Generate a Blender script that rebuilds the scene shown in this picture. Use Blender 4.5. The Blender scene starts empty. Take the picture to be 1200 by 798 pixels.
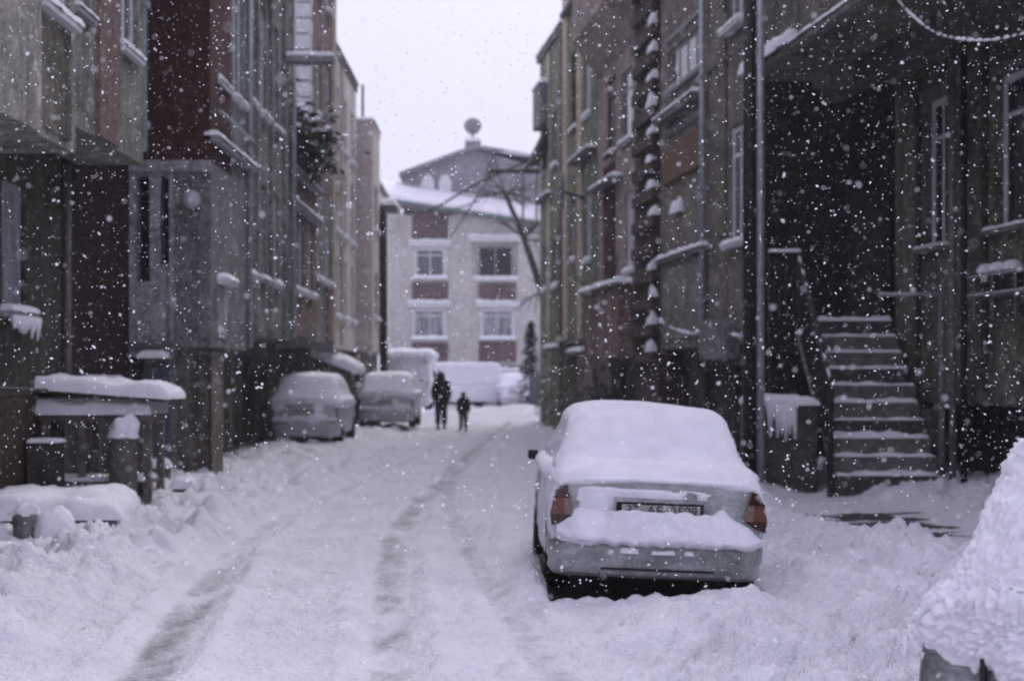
import bpy, bmesh, math, random
from mathutils import Vector, Matrix, noise

random.seed(7)
scene = bpy.context.scene
COL = scene.collection
PI = math.pi

# ------------------------------------------------------------------ helpers
def sstep(a, b, x):
    t = (x - a) / (b - a) if a != b else 0.0
    t = max(0.0, min(1.0, t))
    return t * t * (3 - 2 * t)

def nz(x, y, z=0.0):
    return noise.noise(Vector((x, y, z)))

class MB:
    """collects shapes and links them as ONE mesh object"""
    def __init__(s, M=None):
        s.v, s.f, s.M = [], [], M

    def add(s, vs, fs):
        o = len(s.v)
        for p in vs:
            p = Vector(p)
            s.v.append(s.M @ p if s.M else p)
        s.f += [tuple(o + i for i in f) for f in fs]
        return s

    def box(s, x0, x1, y0, y1, z0, z1):
        return s.add([(x0, y0, z0), (x1, y0, z0), (x1, y1, z0), (x0, y1, z0),
                      (x0, y0, z1), (x1, y0, z1), (x1, y1, z1), (x0, y1, z1)],
                     [(0, 3, 2, 1), (4, 5, 6, 7), (0, 1, 5, 4), (1, 2, 6, 5), (2, 3, 7, 6), (3, 0, 4, 7)])

    def cbox(s, x0, x1, y0, y1, z0, z1, b=0.012):
        """box with chamfered edges"""
        b = min(b, (x1 - x0) * .4, (y1 - y0) * .4, (z1 - z0) * .4)
        bm = bmesh.new()
        bmesh.ops.create_cube(bm, size=1)
        for v in bm.verts:
            v.co = ((x0 + x1) / 2 + v.co.x * (x1 - x0), (y0 + y1) / 2 + v.co.y * (y1 - y0), (z0 + z1) / 2 + v.co.z * (z1 - z0))
        bmesh.ops.bevel(bm, geom=bm.edges[:], offset=b, segments=2, affect='EDGES', profile=.6)
        s.addbm(bm)
        return s

    def addbm(s, bm):
        bm.verts.index_update()
        s.add([v.co.copy() for v in bm.verts], [[v.index for v in f.verts] for f in bm.faces])
        bm.free()

    def tube(s, pts, r, n=8, cap=True):
        pts = [Vector(p) for p in pts]
        rs = r if isinstance(r, (list, tuple)) else [r] * len(pts)
        vs, fs = [], []
        prev = None
        for i, p in enumerate(pts):
            a = pts[max(0, i - 1)]; b = pts[min(len(pts) - 1, i + 1)]
            t = (b - a).normalized()
            if prev is None:
                up = Vector((0, 0, 1)) if abs(t.z) < .9 else Vector((1, 0, 0))
                e1 = t.cross(up).normalized()
            else:
                e1 = (prev - t * prev.dot(t)).normalized()
            prev = e1
            e2 = t.cross(e1)
            for k in range(n):
                an = 2 * PI * k / n
                vs.append(p + (e1 * math.cos(an) + e2 * math.sin(an)) * rs[i])
        for i in range(len(pts) - 1):
            for k in range(n):
                k2 = (k + 1) % n
                fs.append((i * n + k, i * n + k2, (i + 1) * n + k2, (i + 1) * n + k))
        if cap:
            fs.append(tuple(range(n - 1, -1, -1)))
            m = (len(pts) - 1) * n
            fs.append(tuple(m + k for k in range(n)))
        return s.add(vs, fs)

    def lathe(s, prof, n=20, axis='z', c=(0, 0, 0)):
        vs, fs = [], []
        for (r, h) in prof:
            for k in range(n):
                a = 2 * PI * k / n
                if axis == 'z': p = (r * math.cos(a), r * math.sin(a), h)
                elif axis == 'x': p = (h, r * math.cos(a), r * math.sin(a))
                else: p = (r * math.sin(a), h, r * math.cos(a))
                vs.append(Vector(p) + Vector(c))
        for i in range(len(prof) - 1):
            for k in range(n):
                k2 = (k + 1) % n
                fs.append((i * n + k, i * n + k2, (i + 1) * n + k2, (i + 1) * n + k))
        fs.append(tuple(range(n - 1, -1, -1)))
        m = (len(prof) - 1) * n
        fs.append(tuple(m + k for k in range(n)))
        return s.add(vs, fs)

    def prism(s, pts, y0, y1):
        """outline in x,z extruded along y"""
        n = len(pts)
        vs = [(p[0], y0, p[1]) for p in pts] + [(p[0], y1, p[1]) for p in pts]
        fs = [tuple(range(n)), tuple(range(2 * n - 1, n - 1, -1))]
        fs += [(i, n + i, n + (i + 1) % n, (i + 1) % n) for i in range(n)]
        return s.add(vs, fs)

    def pad(s, x0, x1, y0, y1, z, t, seed=0, res=.12, slope=0.0, rough=.35, rr=1.1):
        """a soft cushion of snow lying on a flat ledge (slope = rise along x per metre)"""
        r = max(.012, min(t * rr, (x1 - x0) / 2.2, (y1 - y0) / 2.2))
        def coords(a, b):
            k = max(1, int((b - a - 2 * r) / res))
            return [a, a + .06 * r, a + .3 * r, a + .62 * r] + [a + r + (b - a - 2 * r) * i / k for i in range(k + 1)] + [b - .62 * r, b - .3 * r, b - .06 * r, b]
        xs, ys = coords(x0, x1), coords(y0, y1)
        vs, fs = [], []
        for x in xs:
            for y in ys:
                d = min(x - x0, x1 - x, y - y0, y1 - y)
                q = min(1, d / r)
                h = t * math.sqrt(max(0, 1 - (1 - q) ** 2))
                h *= 1 + rough * nz(x * 3.1 + seed * 7.7, y * 3.1 + seed, z) + rough * .5 * nz(x * 9 + seed, y * 9, z + seed)
                j = .25 * t * (1 - q)
                jx = j * nz(x * 5 + seed, y * 5, 3.3 + seed); jy = j * nz(x * 5, y * 5 + seed, 9.1)
                vs.append((x + jx, y + jy, z - .004 + h + slope * (x - x0)))
        m = len(ys)
        for i in range(len(xs) - 1):
            for k in range(m - 1):
                fs.append((i * m + k, (i + 1) * m + k, (i + 1) * m + k + 1, i * m + k + 1))
        return s.add(vs, fs)

    def build(s, name, mat, parent=None, smooth=False):
        me = bpy.data.meshes.new(name)
        me.from_pydata([tuple(v) for v in s.v], [], s.f)
        me.materials.append(mat)
        bm = bmesh.new(); bm.from_mesh(me)
        bmesh.ops.recalc_face_normals(bm, faces=bm.faces[:])
        bm.to_mesh(me); bm.free()
        if smooth:
            me.polygons.foreach_set('use_smooth', [True] * len(me.polygons))
        me.update()
        o = bpy.data.objects.new(name, me)
        COL.objects.link(o)
        if parent is not None:
            o.parent = parent
        return o

def pads_up(o):
    """snow sheets: faces up"""
    return o

def tag(o, label=None, cat=None, group=None, kind=None):
    if label: o['label'] = label
    if cat: o['category'] = cat
    if group: o['group'] = group
    if kind: o['kind'] = kind
    return o

def empty(name, loc, rz=0.0, label=None, cat=None, group=None):
    o = bpy.data.objects.new(name, None)
    COL.objects.link(o)
    o.location = loc
    o.rotation_euler = (0, 0, rz)
    return tag(o, label, cat, group)

def copy_tree(o, parent=None):
    c = o.copy()
    COL.objects.link(c)
    c.parent = parent
    for ch in [k for k in bpy.data.objects if k.parent == o]:
        copy_tree(ch, c)
    return c

# measured from the photograph: street axis vanishes at (590, 438) of 1200 x 798, focal length 2000 px, eye 1.75 m
F, VX, VY, H = 2000.0, 590.0, 438.0, 1.75
def zat(y, D): return H + (VY - y) * D / F
def xat(x, D): return (x - VX) * D / F
def pt(x, y, D): return Vector((xat(x, D), D, zat(y, D)))

# ------------------------------------------------------------------ materials
def node(nt, t, **kw):
    n = nt.nodes.new(t)
    for k, v in kw.items():
        setattr(n, k, v)
    return n

def base_mat(name):
    m = bpy.data.materials.new(name)
    m.use_nodes = True
    nt = m.node_tree
    b = nt.nodes['Principled BSDF']
    return m, nt, b

def mixc(nt, fac, a, b, blend='MIX'):
    n = node(nt, 'ShaderNodeMix', data_type='RGBA', blend_type=blend)
    for sock, val in ((n.inputs[0], fac), (n.inputs[6], a), (n.inputs[7], b)):
        if isinstance(val, (int, float)): sock.default_value = val
        elif isinstance(val, tuple): sock.default_value = (*val[:3], 1)
        else: nt.links.new(val, sock)
    return n.outputs[2]

def noise_tex(nt, vec, scale, detail=4, rough=.55):
    n = node(nt, 'ShaderNodeTexNoise')
    n.inputs['Scale'].default_value = scale
    n.inputs['Detail'].default_value = detail
    n.inputs['Roughness'].default_value = rough
    nt.links.new(vec, n.inputs['Vector'])
    return n.outputs['Fac']

def ramp(nt, fac, a, b):
    n = node(nt, 'ShaderNodeMapRange')
    n.interpolation_type = 'SMOOTHSTEP'
    n.inputs['From Min'].default_value = a
    n.inputs['From Max'].default_value = b
    nt.links.new(fac, n.inputs['Value'])
    return n.outputs['Result']

def objco(nt, scale=(1, 1, 1)):
    tc = node(nt, 'ShaderNodeTexCoord')
    mp = node(nt, 'ShaderNodeMapping')
    mp.inputs['Scale'].default_value = scale
    nt.links.new(tc.outputs['Object'], mp.inputs['Vector'])
    return mp.outputs['Vector']

def bump(nt, b, h, strength, dist=.02):
    n = node(nt, 'ShaderNodeBump')
    n.inputs['Strength'].default_value = strength
    n.inputs['Distance'].default_value = dist
    nt.links.new(h, n.inputs['Height'])
    nt.links.new(n.outputs['Normal'], b.inputs['Normal'])

def plaster(name, c1, c2=None, streak=.5, rough=.9, bumps=.35, dirt=(.06, .055, .05)):
    m, nt, b = base_mat(name)
    c2 = c2 or tuple(x * .62 for x in c1)
    c1, c2 = [(c[0] * .74, c[1] * .745, c[2] * .69) for c in (c1, c2)]
    big = ramp(nt, noise_tex(nt, objco(nt), .9, 5, .6), .36, .66)
    c = mixc(nt, big, c1, c2)
    st = ramp(nt, noise_tex(nt, objco(nt, (5, 5, .28)), 1.0, 5, .6), .5, .74)
    n = node(nt, 'ShaderNodeMath', operation='MULTIPLY'); n.inputs[1].default_value = streak
    nt.links.new(st, n.inputs[0])
    c = mixc(nt, n.outputs[0], c, dirt)
    st2 = ramp(nt, noise_tex(nt, objco(nt, (17, 17, .55)), 1.0, 4, .6), .52, .70)
    pe = ramp(nt, noise_tex(nt, objco(nt), 1.5, 8, .72), .585, .61)
    pm_ = node(nt, 'ShaderNodeMath', operation='MULTIPLY'); pm_.inputs[1].default_value = min(.6, streak)
    nt.links.new(pe, pm_.inputs[0])
    c = mixc(nt, pm_.outputs[0], c, tuple(min(.6, x * 1.8 + .02) for x in c1))
    n2 = node(nt, 'ShaderNodeMath', operation='MULTIPLY'); n2.inputs[1].default_value = streak * .6
    nt.links.new(st2, n2.inputs[0])
    c = mixc(nt, n2.outputs[0], c, dirt)
    fine = noise_tex(nt, objco(nt), 22, 4, .7)
    c = mixc(nt, .6, c, mixc(nt, ramp(nt, fine, .3, .7), (0.2, .2, .2), (.8, .8, .8)), 'SOFT_LIGHT')
    mott = noise_tex(nt, objco(nt), 5.5, 6, .7)
    c = mixc(nt, .75, c, mixc(nt, ramp(nt, mott, .32, .68), (0.25, .25, .25), (.75, .75, .75)), 'SOFT_LIGHT')
    nt.links.new(c, b.inputs['Base Color'])
    b.inputs['Roughness'].default_value = rough
    b.inputs['Specular IOR Level'].default_value = .2
    bump(nt, b, fine, bumps, .03)
    return m

def brickmat(name, c1, c2, mortar, scale=1.0):
    m, nt, b = base_mat(name)
    tc = node(nt, 'ShaderNodeTexCoord')
    sp = node(nt, 'ShaderNodeSeparateXYZ'); nt.links.new(tc.outputs['Object'], sp.inputs[0])
    ad = node(nt, 'ShaderNodeMath', operation='ADD')
    nt.links.new(sp.outputs[0], ad.inputs[0]); nt.links.new(sp.outputs[1], ad.inputs[1])
    cb = node(nt, 'ShaderNodeCombineXYZ'); nt.links.new(ad.outputs[0], cb.inputs[0]); nt.links.new(sp.outputs[2], cb.inputs[1])
    br = node(nt, 'ShaderNodeTexBrick')
    br.inputs['Color1'].default_value = (*c1, 1); br.inputs['Color2'].default_value = (*c2, 1); br.inputs['Mortar'].default_value = (*mortar, 1)
    br.inputs['Scale'].default_value = 4.0 * scale; br.inputs['Mortar Size'].default_value = .03
    nt.links.new(cb.outputs[0], br.inputs['Vector'])
    big = ramp(nt, noise_tex(nt, objco(nt), .8, 5), .35, .7)
    c = mixc(nt, big, br.outputs['Color'], tuple(x * .5 for x in c1))
    nt.links.new(c, b.inputs['Base Color'])
    b.inputs['Roughness'].default_value = .9
    bump(nt, b, br.outputs['Fac'], -.4, .01)
    return m

def simple(name, col, rough=.6, metal=0.0, var=.25, scale=8, spec=.4, col2=None, bumps=0):
    m, nt, b = base_mat(name)
    f = noise_tex(nt, objco(nt), scale, 4, .6)
    c = mixc(nt, ramp(nt, f, .35, .68), col, col2 or tuple(x * (1 - var) for x in col))
    nt.links.new(c, b.inputs['Base Color'])
    b.inputs['Roughness'].default_value = rough
    b.inputs['Metallic'].default_value = metal
    b.inputs['Specular IOR Level'].default_value = spec
    if bumps: bump(nt, b, f, bumps, .02)
    return m

def snowmat(name, col=(.80, .795, .86), bs=.5, scale=26):
    m, nt, b = base_mat(name)
    f = noise_tex(nt, objco(nt), scale, 6, .65)
    f2 = noise_tex(nt, objco(nt), 5, 3, .5)
    c = mixc(nt, ramp(nt, f2, .3, .7), col, tuple(x * .90 for x in col))
    nt.links.new(c, b.inputs['Base Color'])
    b.inputs['Roughness'].default_value = .85
    b.inputs['Specular IOR Level'].default_value = .15
    bump(nt, b, f, bs, .02)
    return m

def paintmat(name, col, dust=.5, metal=.55, rough=.33):
    """car paint with snow dust stuck on in patches"""
    m, nt, b = base_mat(name)
    f = noise_tex(nt, objco(nt, (1, 1, 1.6)), 2.6, 8, .72)
    f2 = noise_tex(nt, objco(nt), 45, 4, .7)
    s = node(nt, 'ShaderNodeMath', operation='MULTIPLY_ADD'); s.inputs[1].default_value = .3
    nt.links.new(f2, s.inputs[0]); nt.links.new(f, s.inputs[2])
    mk = ramp(nt, s.outputs[0], .62 - .38 * dust, 1.16 - .3 * dust)
    mm = node(nt, 'ShaderNodeMath', operation='MULTIPLY'); mm.inputs[1].default_value = .8
    nt.links.new(mk, mm.inputs[0]); mask = mm.outputs[0]
    c = mixc(nt, mask, col, (.7, .7, .76))
    nt.links.new(c, b.inputs['Base Color'])
    r = node(nt, 'ShaderNodeMapRange'); r.inputs['To Min'].default_value = rough; r.inputs['To Max'].default_value = .9
    nt.links.new(mask, r.inputs['Value']); nt.links.new(r.outputs[0], b.inputs['Roughness'])
    r2 = node(nt, 'ShaderNodeMapRange'); r2.inputs['To Min'].default_value = metal; r2.inputs['To Max'].default_value = 0
    nt.links.new(mask, r2.inputs['Value']); nt.links.new(r2.outputs[0], b.inputs['Metallic'])
    bump(nt, b, mask, .4, .004)
    return m

def glassmat(name, col=(.015, .017, .02), rough=.08, curtain=None):
    m, nt, b = base_mat(name)
    if curtain:
        f = noise_tex(nt, objco(nt, (9, 9, .5)), 1.2, 4)
        c = mixc(nt, ramp(nt, f, .38, .62), curtain, col)
        nt.links.new(c, b.inputs['Base Color'])
    else:
        f = noise_tex(nt, objco(nt), 2.5, 3)
        nt.links.new(mixc(nt, f, col, tuple(x * 1.8 for x in col)), b.inputs['Base Color'])
    b.inputs['Roughness'].default_value = rough
    b.inputs['Specular IOR Level'].default_value = .5
    return m

SNOW = snowmat('snow')
SNOW_CAR = snowmat('snow_on_cars', (.745, .74, .815), bs=.55, scale=30)
SNOW_PUFF = snowmat('fresh_snow', (.78, .775, .84), bs=.6, scale=70)
PL_GREY = plaster('grey_plaster', (.40, .385, .37), (.26, .25, .24), .75)
PL_GREYD = plaster('dark_grey_plaster', (.08, .075, .07), (.05, .047, .044), .6)
PL_GREEN = plaster('green_grey_plaster', (.27, .285, .265), (.18, .19, .175), .55)
PL_PINK = plaster('pink_plaster', (.25, .175, .165), (.19, .14, .13), .4)
PL_BROWN = plaster('brown_plaster', (.075, .055, .045), (.05, .037, .031), .4)
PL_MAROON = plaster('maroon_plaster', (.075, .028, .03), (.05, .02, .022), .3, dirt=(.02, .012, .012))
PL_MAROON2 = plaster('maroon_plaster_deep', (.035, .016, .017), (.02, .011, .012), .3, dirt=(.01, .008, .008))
PL_BLUE = plaster('blue_grey_plaster', (.27, .28, .31), (.19, .195, .215), .55)
PL_BLUED = plaster('slate_plaster', (.25, .252, .27), (.18, .182, .195), .5)
PL_LIGHT = plaster('pale_plaster', (.42, .42, .475), (.33, .33, .375), .4)
PL_CREAM = plaster('cream_plaster', (.66, .57, .48), (.5, .43, .37), .4)
PL_TAN = plaster('tan_grey_plaster', (.255, .232, .215), (.16, .142, .13), .6)
PL_MAUVE = plaster('mauve_plaster', (.38, .31, .31), (.28, .23, .23), .4)
PL_OLIVE = plaster('olive_green_plaster', (.25, .268, .205), (.18, .19, .15), .5)
PL_END = plaster('hazed_pale_plaster', (.66, .625, .66), (.55, .52, .55), .15)  # pale wall, lightened further to put distance haze into the colour
PL_SPAN = plaster('dusty_red_plaster', (.19, .145, .16), (.15, .115, .13), .1)
PL_GABLE = plaster('slate_grey_boards', (.34, .335, .40), (.28, .275, .33), .15)
PL_PALE = plaster('hazed_whitish_grey_plaster', (.90, .86, .90), (.72, .68, .72), .25)  # far house plaster, lightened so part of the haze lies in the colour
PL_ROSE = plaster('hazed_rose_grey_plaster', (.80, .70, .71), (.64, .56, .57), .2)  # rose-grey made paler, painted in place of denser haze down the street
PL_STAIN = plaster('weathered_dark_plaster', (.085, .078, .066), (.045, .04, .035), .8, dirt=(.018, .016, .014))
PL_LOWER = plaster('worn_lower_wall_plaster', (.25, .225, .205), (.145, .13, .118), .7)
PL_PORCH = plaster('shaded_porch_plaster', (.024, .022, .019), (.013, .012, .011), .7, dirt=(.01, .009, .008))  # near-black base: the shade of the porch recess is put into the colour
PL_ROUGH = plaster('stained_brown_grey_plaster', (.19, .175, .15), (.105, .096, .082), .85, dirt=(.03, .027, .022))
BRICK = brickmat('red_brick', (.15, .082, .088), (.12, .065, .07), (.2, .15, .15))
BRICKD = brickmat('dark_brick', (.05, .028, .024), (.035, .02, .018), (.07, .06, .055))
STONE = simple('white_quoin_stone', (.62, .61, .64), .85, var=.2)
CONC = simple('concrete', (.16, .155, .145), .9, var=.45, scale=5, bumps=.3)
CONCD = simple('damp_concrete', (.075, .07, .065), .85, var=.5, scale=6, bumps=.3)
FR_WHITE = simple('white_window_frame', (.62, .63, .66), .5, var=.12)
FR_GREY = simple('grey_window_frame', (.30, .31, .33), .5, var=.2)
FR_DARK = simple('dark_frame', (.03, .028, .026), .5)
GL_DARK = glassmat('dark_glass')
GL_GREY = glassmat('grey_glass', (.07, .085, .10), .12)
GL_CURT = glassmat('curtained_glass', (.10, .11, .12), .3, curtain=(.34, .36, .40))
GL_BRIGHT = glassmat('glass_with_drawn_white_curtain', (.30, .31, .34), .3, curtain=(.5, .5, .54))
METAL = simple('galvanised_pipe', (.34, .36, .40), .45, .35, .3)
METALD = simple('tarnished_pipe', (.17, .165, .16), .6, .2, .4)
IRON = simple('black_iron', (.018, .017, .016), .6, .2)
BLACK = simple('black_plastic', (.012, .012, .012), .55, spec=.3)
RUBBER = simple('tyre_rubber', (.016, .016, .016), .85, spec=.2)
WOOD = simple('grey_weathered_wood', (.16, .14, .125), .85, var=.5, scale=6, bumps=.3)
WOODD = simple('dark_wet_wood', (.05, .042, .036), .8, var=.5, scale=6, bumps=.3)
BLUEDOOR = simple('blue_grey_door_paint', (.085, .105, .15), .6, var=.35)
RUST = simple('brown_sign_board', (.13, .07, .035), .7, var=.4)
DOORW = simple('dark_brown_door', (.03, .022, .018), .55)
LAMP_RED = simple('dark_red_lens', (.04, .009, .008), .15, spec=.6, var=.3, scale=30)
LAMP_AMB = simple('amber_lens', (.13, .042, .026), .18, spec=.6, var=.3, scale=30)
LAMP_CLR = simple('clear_lens', (.20, .13, .11), .15, spec=.6, var=.3, scale=30)
PLATE = simple('plate_white', (.34, .345, .33), .5, var=.3)
INK = simple('plate_black', (.015, .015, .015), .5)
PAINT_SILVER = paintmat('silver_paint', (.17, .185, .185), .50)
PAINT_NEAR = paintmat('grey_paint', (.07, .075, .078), .36, .3)
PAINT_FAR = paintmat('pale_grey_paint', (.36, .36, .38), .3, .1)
PAINT_DARK = paintmat('dark_grey_paint', (.10, .105, .11), .5, .2)
PAINT_VAN = paintmat('white_van_paint', (.62, .64, .68), .6, 0)
TWIG = simple('bark', (.05, .045, .042), .9, var=.4)
LEAF = simple('dark_leaves', (.03, .04, .026), .8, var=.5)
FIR = simple('fir_needles', (.045, .06, .05), .8, var=.5, col2=(.2, .21, .22), scale=2.5)
SKIN = simple('skin', (.35, .22, .17), .6)
CLOTH_D = simple('dark_wool', (.022, .018, .017), .95)
CLOTH_J = simple('charcoal_jacket', (.024, .024, .026), .9)
CLOTH_T = simple('dark_trousers', (.03, .032, .04), .9)
CLOTH_B = simple('brown_trousers', (.09, .06, .055), .9)
GATEM = simple('blue_grey_gate', (.16, .19, .225), .6)
DISH = simple('pale_dish', (.42, .43, .46), .6)
HAZE, ZEN, CLOUD, SUNE, APER, EXPO = .0008, 1.65, (8.4, 8.22, 10.4), 1.5, .0225, -0.1
# ------------------------------------------------------------------ the street
RUT_A = [(-1.5, 3), (-1.85, 7), (-2.1, 9.9), (-2.44, 13.7), (-2.67, 16.7), (-2.76, 21), (-2.42, 27.5), (-1.95, 36), (-1.3, 50), (-.9, 60)]
RUT_B = [(-.35, 3), (-.52, 7), (-.65, 9.8), (-.88, 13.3), (-1.15, 18), (-1.2, 22), (-1.0, 28.7), (-.76, 38), (-.2, 52), (.2, 60)]
RUT_C = [(.9, 3), (.5, 8), (.1, 12), (-.35, 17), (-.75, 23), (-.9, 30), (-.4, 40)]
RUT_D = [(-.2, 14), (.0, 17), (.15, 20), (.1, 26), (-.1, 34), (.4, 45)]

def rut_x(R, y):
    if y < R[0][1] or y > R[-1][1]: return None
    for (x0, y0), (x1, y1) in zip(R, R[1:]):
        if y0 <= y <= y1:
            t = (y - y0) / (y1 - y0)
            return x0 + (x1 - x0) * t
    return None

def wall_right(D): return 5.0 - .105 * (D - 25)

def bank(X, Y):
    """height of the street without the small lumps"""
    h = .17 * sstep(-2.95, -3.7, X + .25 * nz(Y * .5, 1.7)) * (1 - .4 * sstep(22, 34, Y))
    h += .06 * sstep(-4.3, -5.2, X)
    h += .16 * sstep(2.3, 3.4, X - .02 * Y + .2 * nz(Y * .4, 8.1)) * sstep(60, 40, Y)
    h -= .03 * sstep(3.5, 4.1, X) * sstep(18.2, 19.6, Y) * sstep(7.2, 6.6, X) * sstep(26, 25, Y)
    h += .42 * math.exp(-((Y - 64) / 2.6) ** 2) * sstep(-4.2, -2.2, X) * sstep(6, 1.5, X)
    h += .45 * math.exp(-((X - .6) / 1.1) ** 2 - ((Y - 70) / 6) ** 2)
    return h

def ground_h(X, Y):
    h = bank(X, Y)
    left = sstep(-2.8, -3.4, X)
    rdist = 9.0
    ruts = 0.0
    for R, dep, w in ((RUT_A, .075, .22), (RUT_B, .055, .22), (RUT_C, .032, .18), (RUT_D, .04, .16)):
        rx = rut_x(R, Y)
        if rx is None: continue
        d = abs(X - rx + .05 * nz(X * 2, Y * 2, 4))
        fade = sstep(R[0][1] - .01, R[0][1] + 3, Y) * sstep(R[-1][1], R[-1][1] - 8, Y)
        g = math.exp(-(d / w) ** 4)
        ruts = max(ruts, g * dep / .06 * fade)
        h += (-dep * g + dep * .7 * math.exp(-((d - w * 1.45) / (w * .32)) ** 2)) * fade * (.8 + .5 * nz(X * 1.1, Y * .9, 2))
    pm = sstep(1.9, .5, ((X - 4.6) / 1.0) ** 2 + ((Y - 21.3) / 4.6) ** 2)
    h -= .20 * pm
    near = 1 - sstep(24, 50, Y)
    calm = (1 - .85 * min(1, ruts * 1.3)) * (1 - .85 * pm)
    # churned, walked-on snow
    lump = .5 + .5 * nz(X * .55, Y * .45, 12.0)
    right = sstep(.2, 1.4, X - .03 * (Y - 8)) * sstep(13.2, 11.5, Y)
    amp = (.035 + .10 * left + .12 * right + .09 * sstep(2.3, 3.0, X) * (1 - right)) * (.55 + 1.1 * lump)
    n = nz(X * 1.6, Y * 1.15, 3.1) * 1.1 + nz(X * 3.4, Y * 2.6, 7.7) * .75 + abs(nz(X * 6.2, Y * 5.0, 1.2)) * .5
    h += amp * n * calm
    h += (.022 + .014 * (left + right)) * nz(X * 13, Y * 11, 5.5) * near * calm
    h += .012 * nz(X * 26, Y * 22, 2.5) * sstep(24, 14, Y)
    # crumbly clods
    if Y < 30:
        c = max(0, nz(X * 7.5 + 3, Y * 6.0, 21)) + .6 * max(0, nz(X * 15, Y * 12, 31))
        h += c * (.055 + .10 * left + .14 * right + .09 * sstep(2.3, 3.0, X) * (1 - right)) * (.35 + .9 * lump) * calm
    if Y < 28 and (left > .02 or X > -.6):
        d5, _ = noise.voronoi(Vector((X * 6.3 + .8 * nz(X * 3, Y * 3, 4), Y * 5.2, 3.0)))
        wz = max(left, right, .8 * sstep(2.2, 2.9, X) * (1 - right))
        h += .075 * sstep(.50, .16, d5[0]) * sstep(-.05, .3, nz(X * 1.3, Y * 1.1, 44)) * wz * calm
    if Y < 34:
        dist, _ = noise.voronoi(Vector((X * 1.75, Y * 1.3, .5 + 0.0)))
        m = sstep(.1, .45, nz(X * .35 + 4, Y * .3, 6.6) + .28 * (left + right) + .1)
        h -= .09 * sstep(.36, .1, dist[0]) * m * (.25 + .75 * max(left, right, .35 * lump)) * calm
        h += .03 * math.exp(-((dist[0] - .42) / .09) ** 2) * m * max(left, right) * calm
    # ridge ploughed up beside the left rut
    rx = rut_x(RUT_A, Y)
    if rx is not None:
        d = X - (rx - .52 + .12 * nz(1.5, Y * .8))
        h += .20 * math.exp(-(d / .15) ** 2) * sstep(12, 17, Y) * sstep(46, 34, Y) * (.75 + .8 * nz(3.3, Y * 1.4) + .4 * nz(X * 5, Y * 4))
    # mound behind the parked saloon, bank beside it
    und = sstep(.30, .38, X) * sstep(2.06, 1.98, X) * sstep(13.0, 13.12, Y) * sstep(17.6, 17.4, Y)
    h = h * (1 - und) - .075 * und
    h += .02 * sstep(12.2, 12.95, Y) * sstep(13.12, 13.0, Y) * sstep(0, .4, X) * sstep(2.6, 2.1, X)
    h += .10 * math.exp(-((X - 1.62) / .30) ** 2 - ((Y - 12.75) / .28) ** 2)
    h += .15 * math.exp(-((X - .22) / .22) ** 2 - ((Y - 13.9) / .7) ** 2) * (1 + .5 * nz(X * 4, Y * 3, 8))
    h += .15 * math.exp(-((X - 2.65) / .34) ** 2 - ((Y - 14.6) / 1.6) ** 2) * (1 + .5 * nz(X * 3, Y * 2, 8)) * (1 - pm)
    h += .30 * math.exp(-((X - 3.0) / .6) ** 2 - ((Y - 24.5) / 2.2) ** 2) * (1 + .7 * nz(X * 1.7, Y * 1.2, 4.2))
    return h

def bare_at(X, Y):
    b = 0.0
    rx = rut_x(RUT_A, Y)
    if rx is not None:
        d = abs(X - rx)
        b = max(b, .63 * math.exp(-(d / .20) ** 4) * (.60 + .36 * sstep(19, 9.5, Y)) * sstep(-1.0, .15, nz(X * 3, Y * .9, 2.2) + .1))
    rx = rut_x(RUT_B, Y)
    if rx is not None:
        b = max(b, .50 * math.exp(-(abs(X - rx + .05 * nz(X * 2, Y * 2, 4)) / .19) ** 4) * sstep(-1.6, .3, nz(X * 3, Y * .8, 9)))
    rx = rut_x(RUT_C, Y)
    if rx is not None:
        b = max(b, .40 * math.exp(-(abs(X - rx) / .16) ** 4))
    # wet paving trodden clear before the steps
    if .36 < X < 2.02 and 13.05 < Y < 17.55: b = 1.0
    e = ((X - 4.6) / .85) ** 2 + ((Y - 20.6) / 1.7) ** 2
    b = max(b, sstep(1.35, .3, e + 2.0 * nz(X * 1.4, Y * 2.6, 5.0)) * .85)
    # dark gap along the left walls
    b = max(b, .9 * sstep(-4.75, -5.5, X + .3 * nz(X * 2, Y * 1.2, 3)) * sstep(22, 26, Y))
    return min(1, b)

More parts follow.
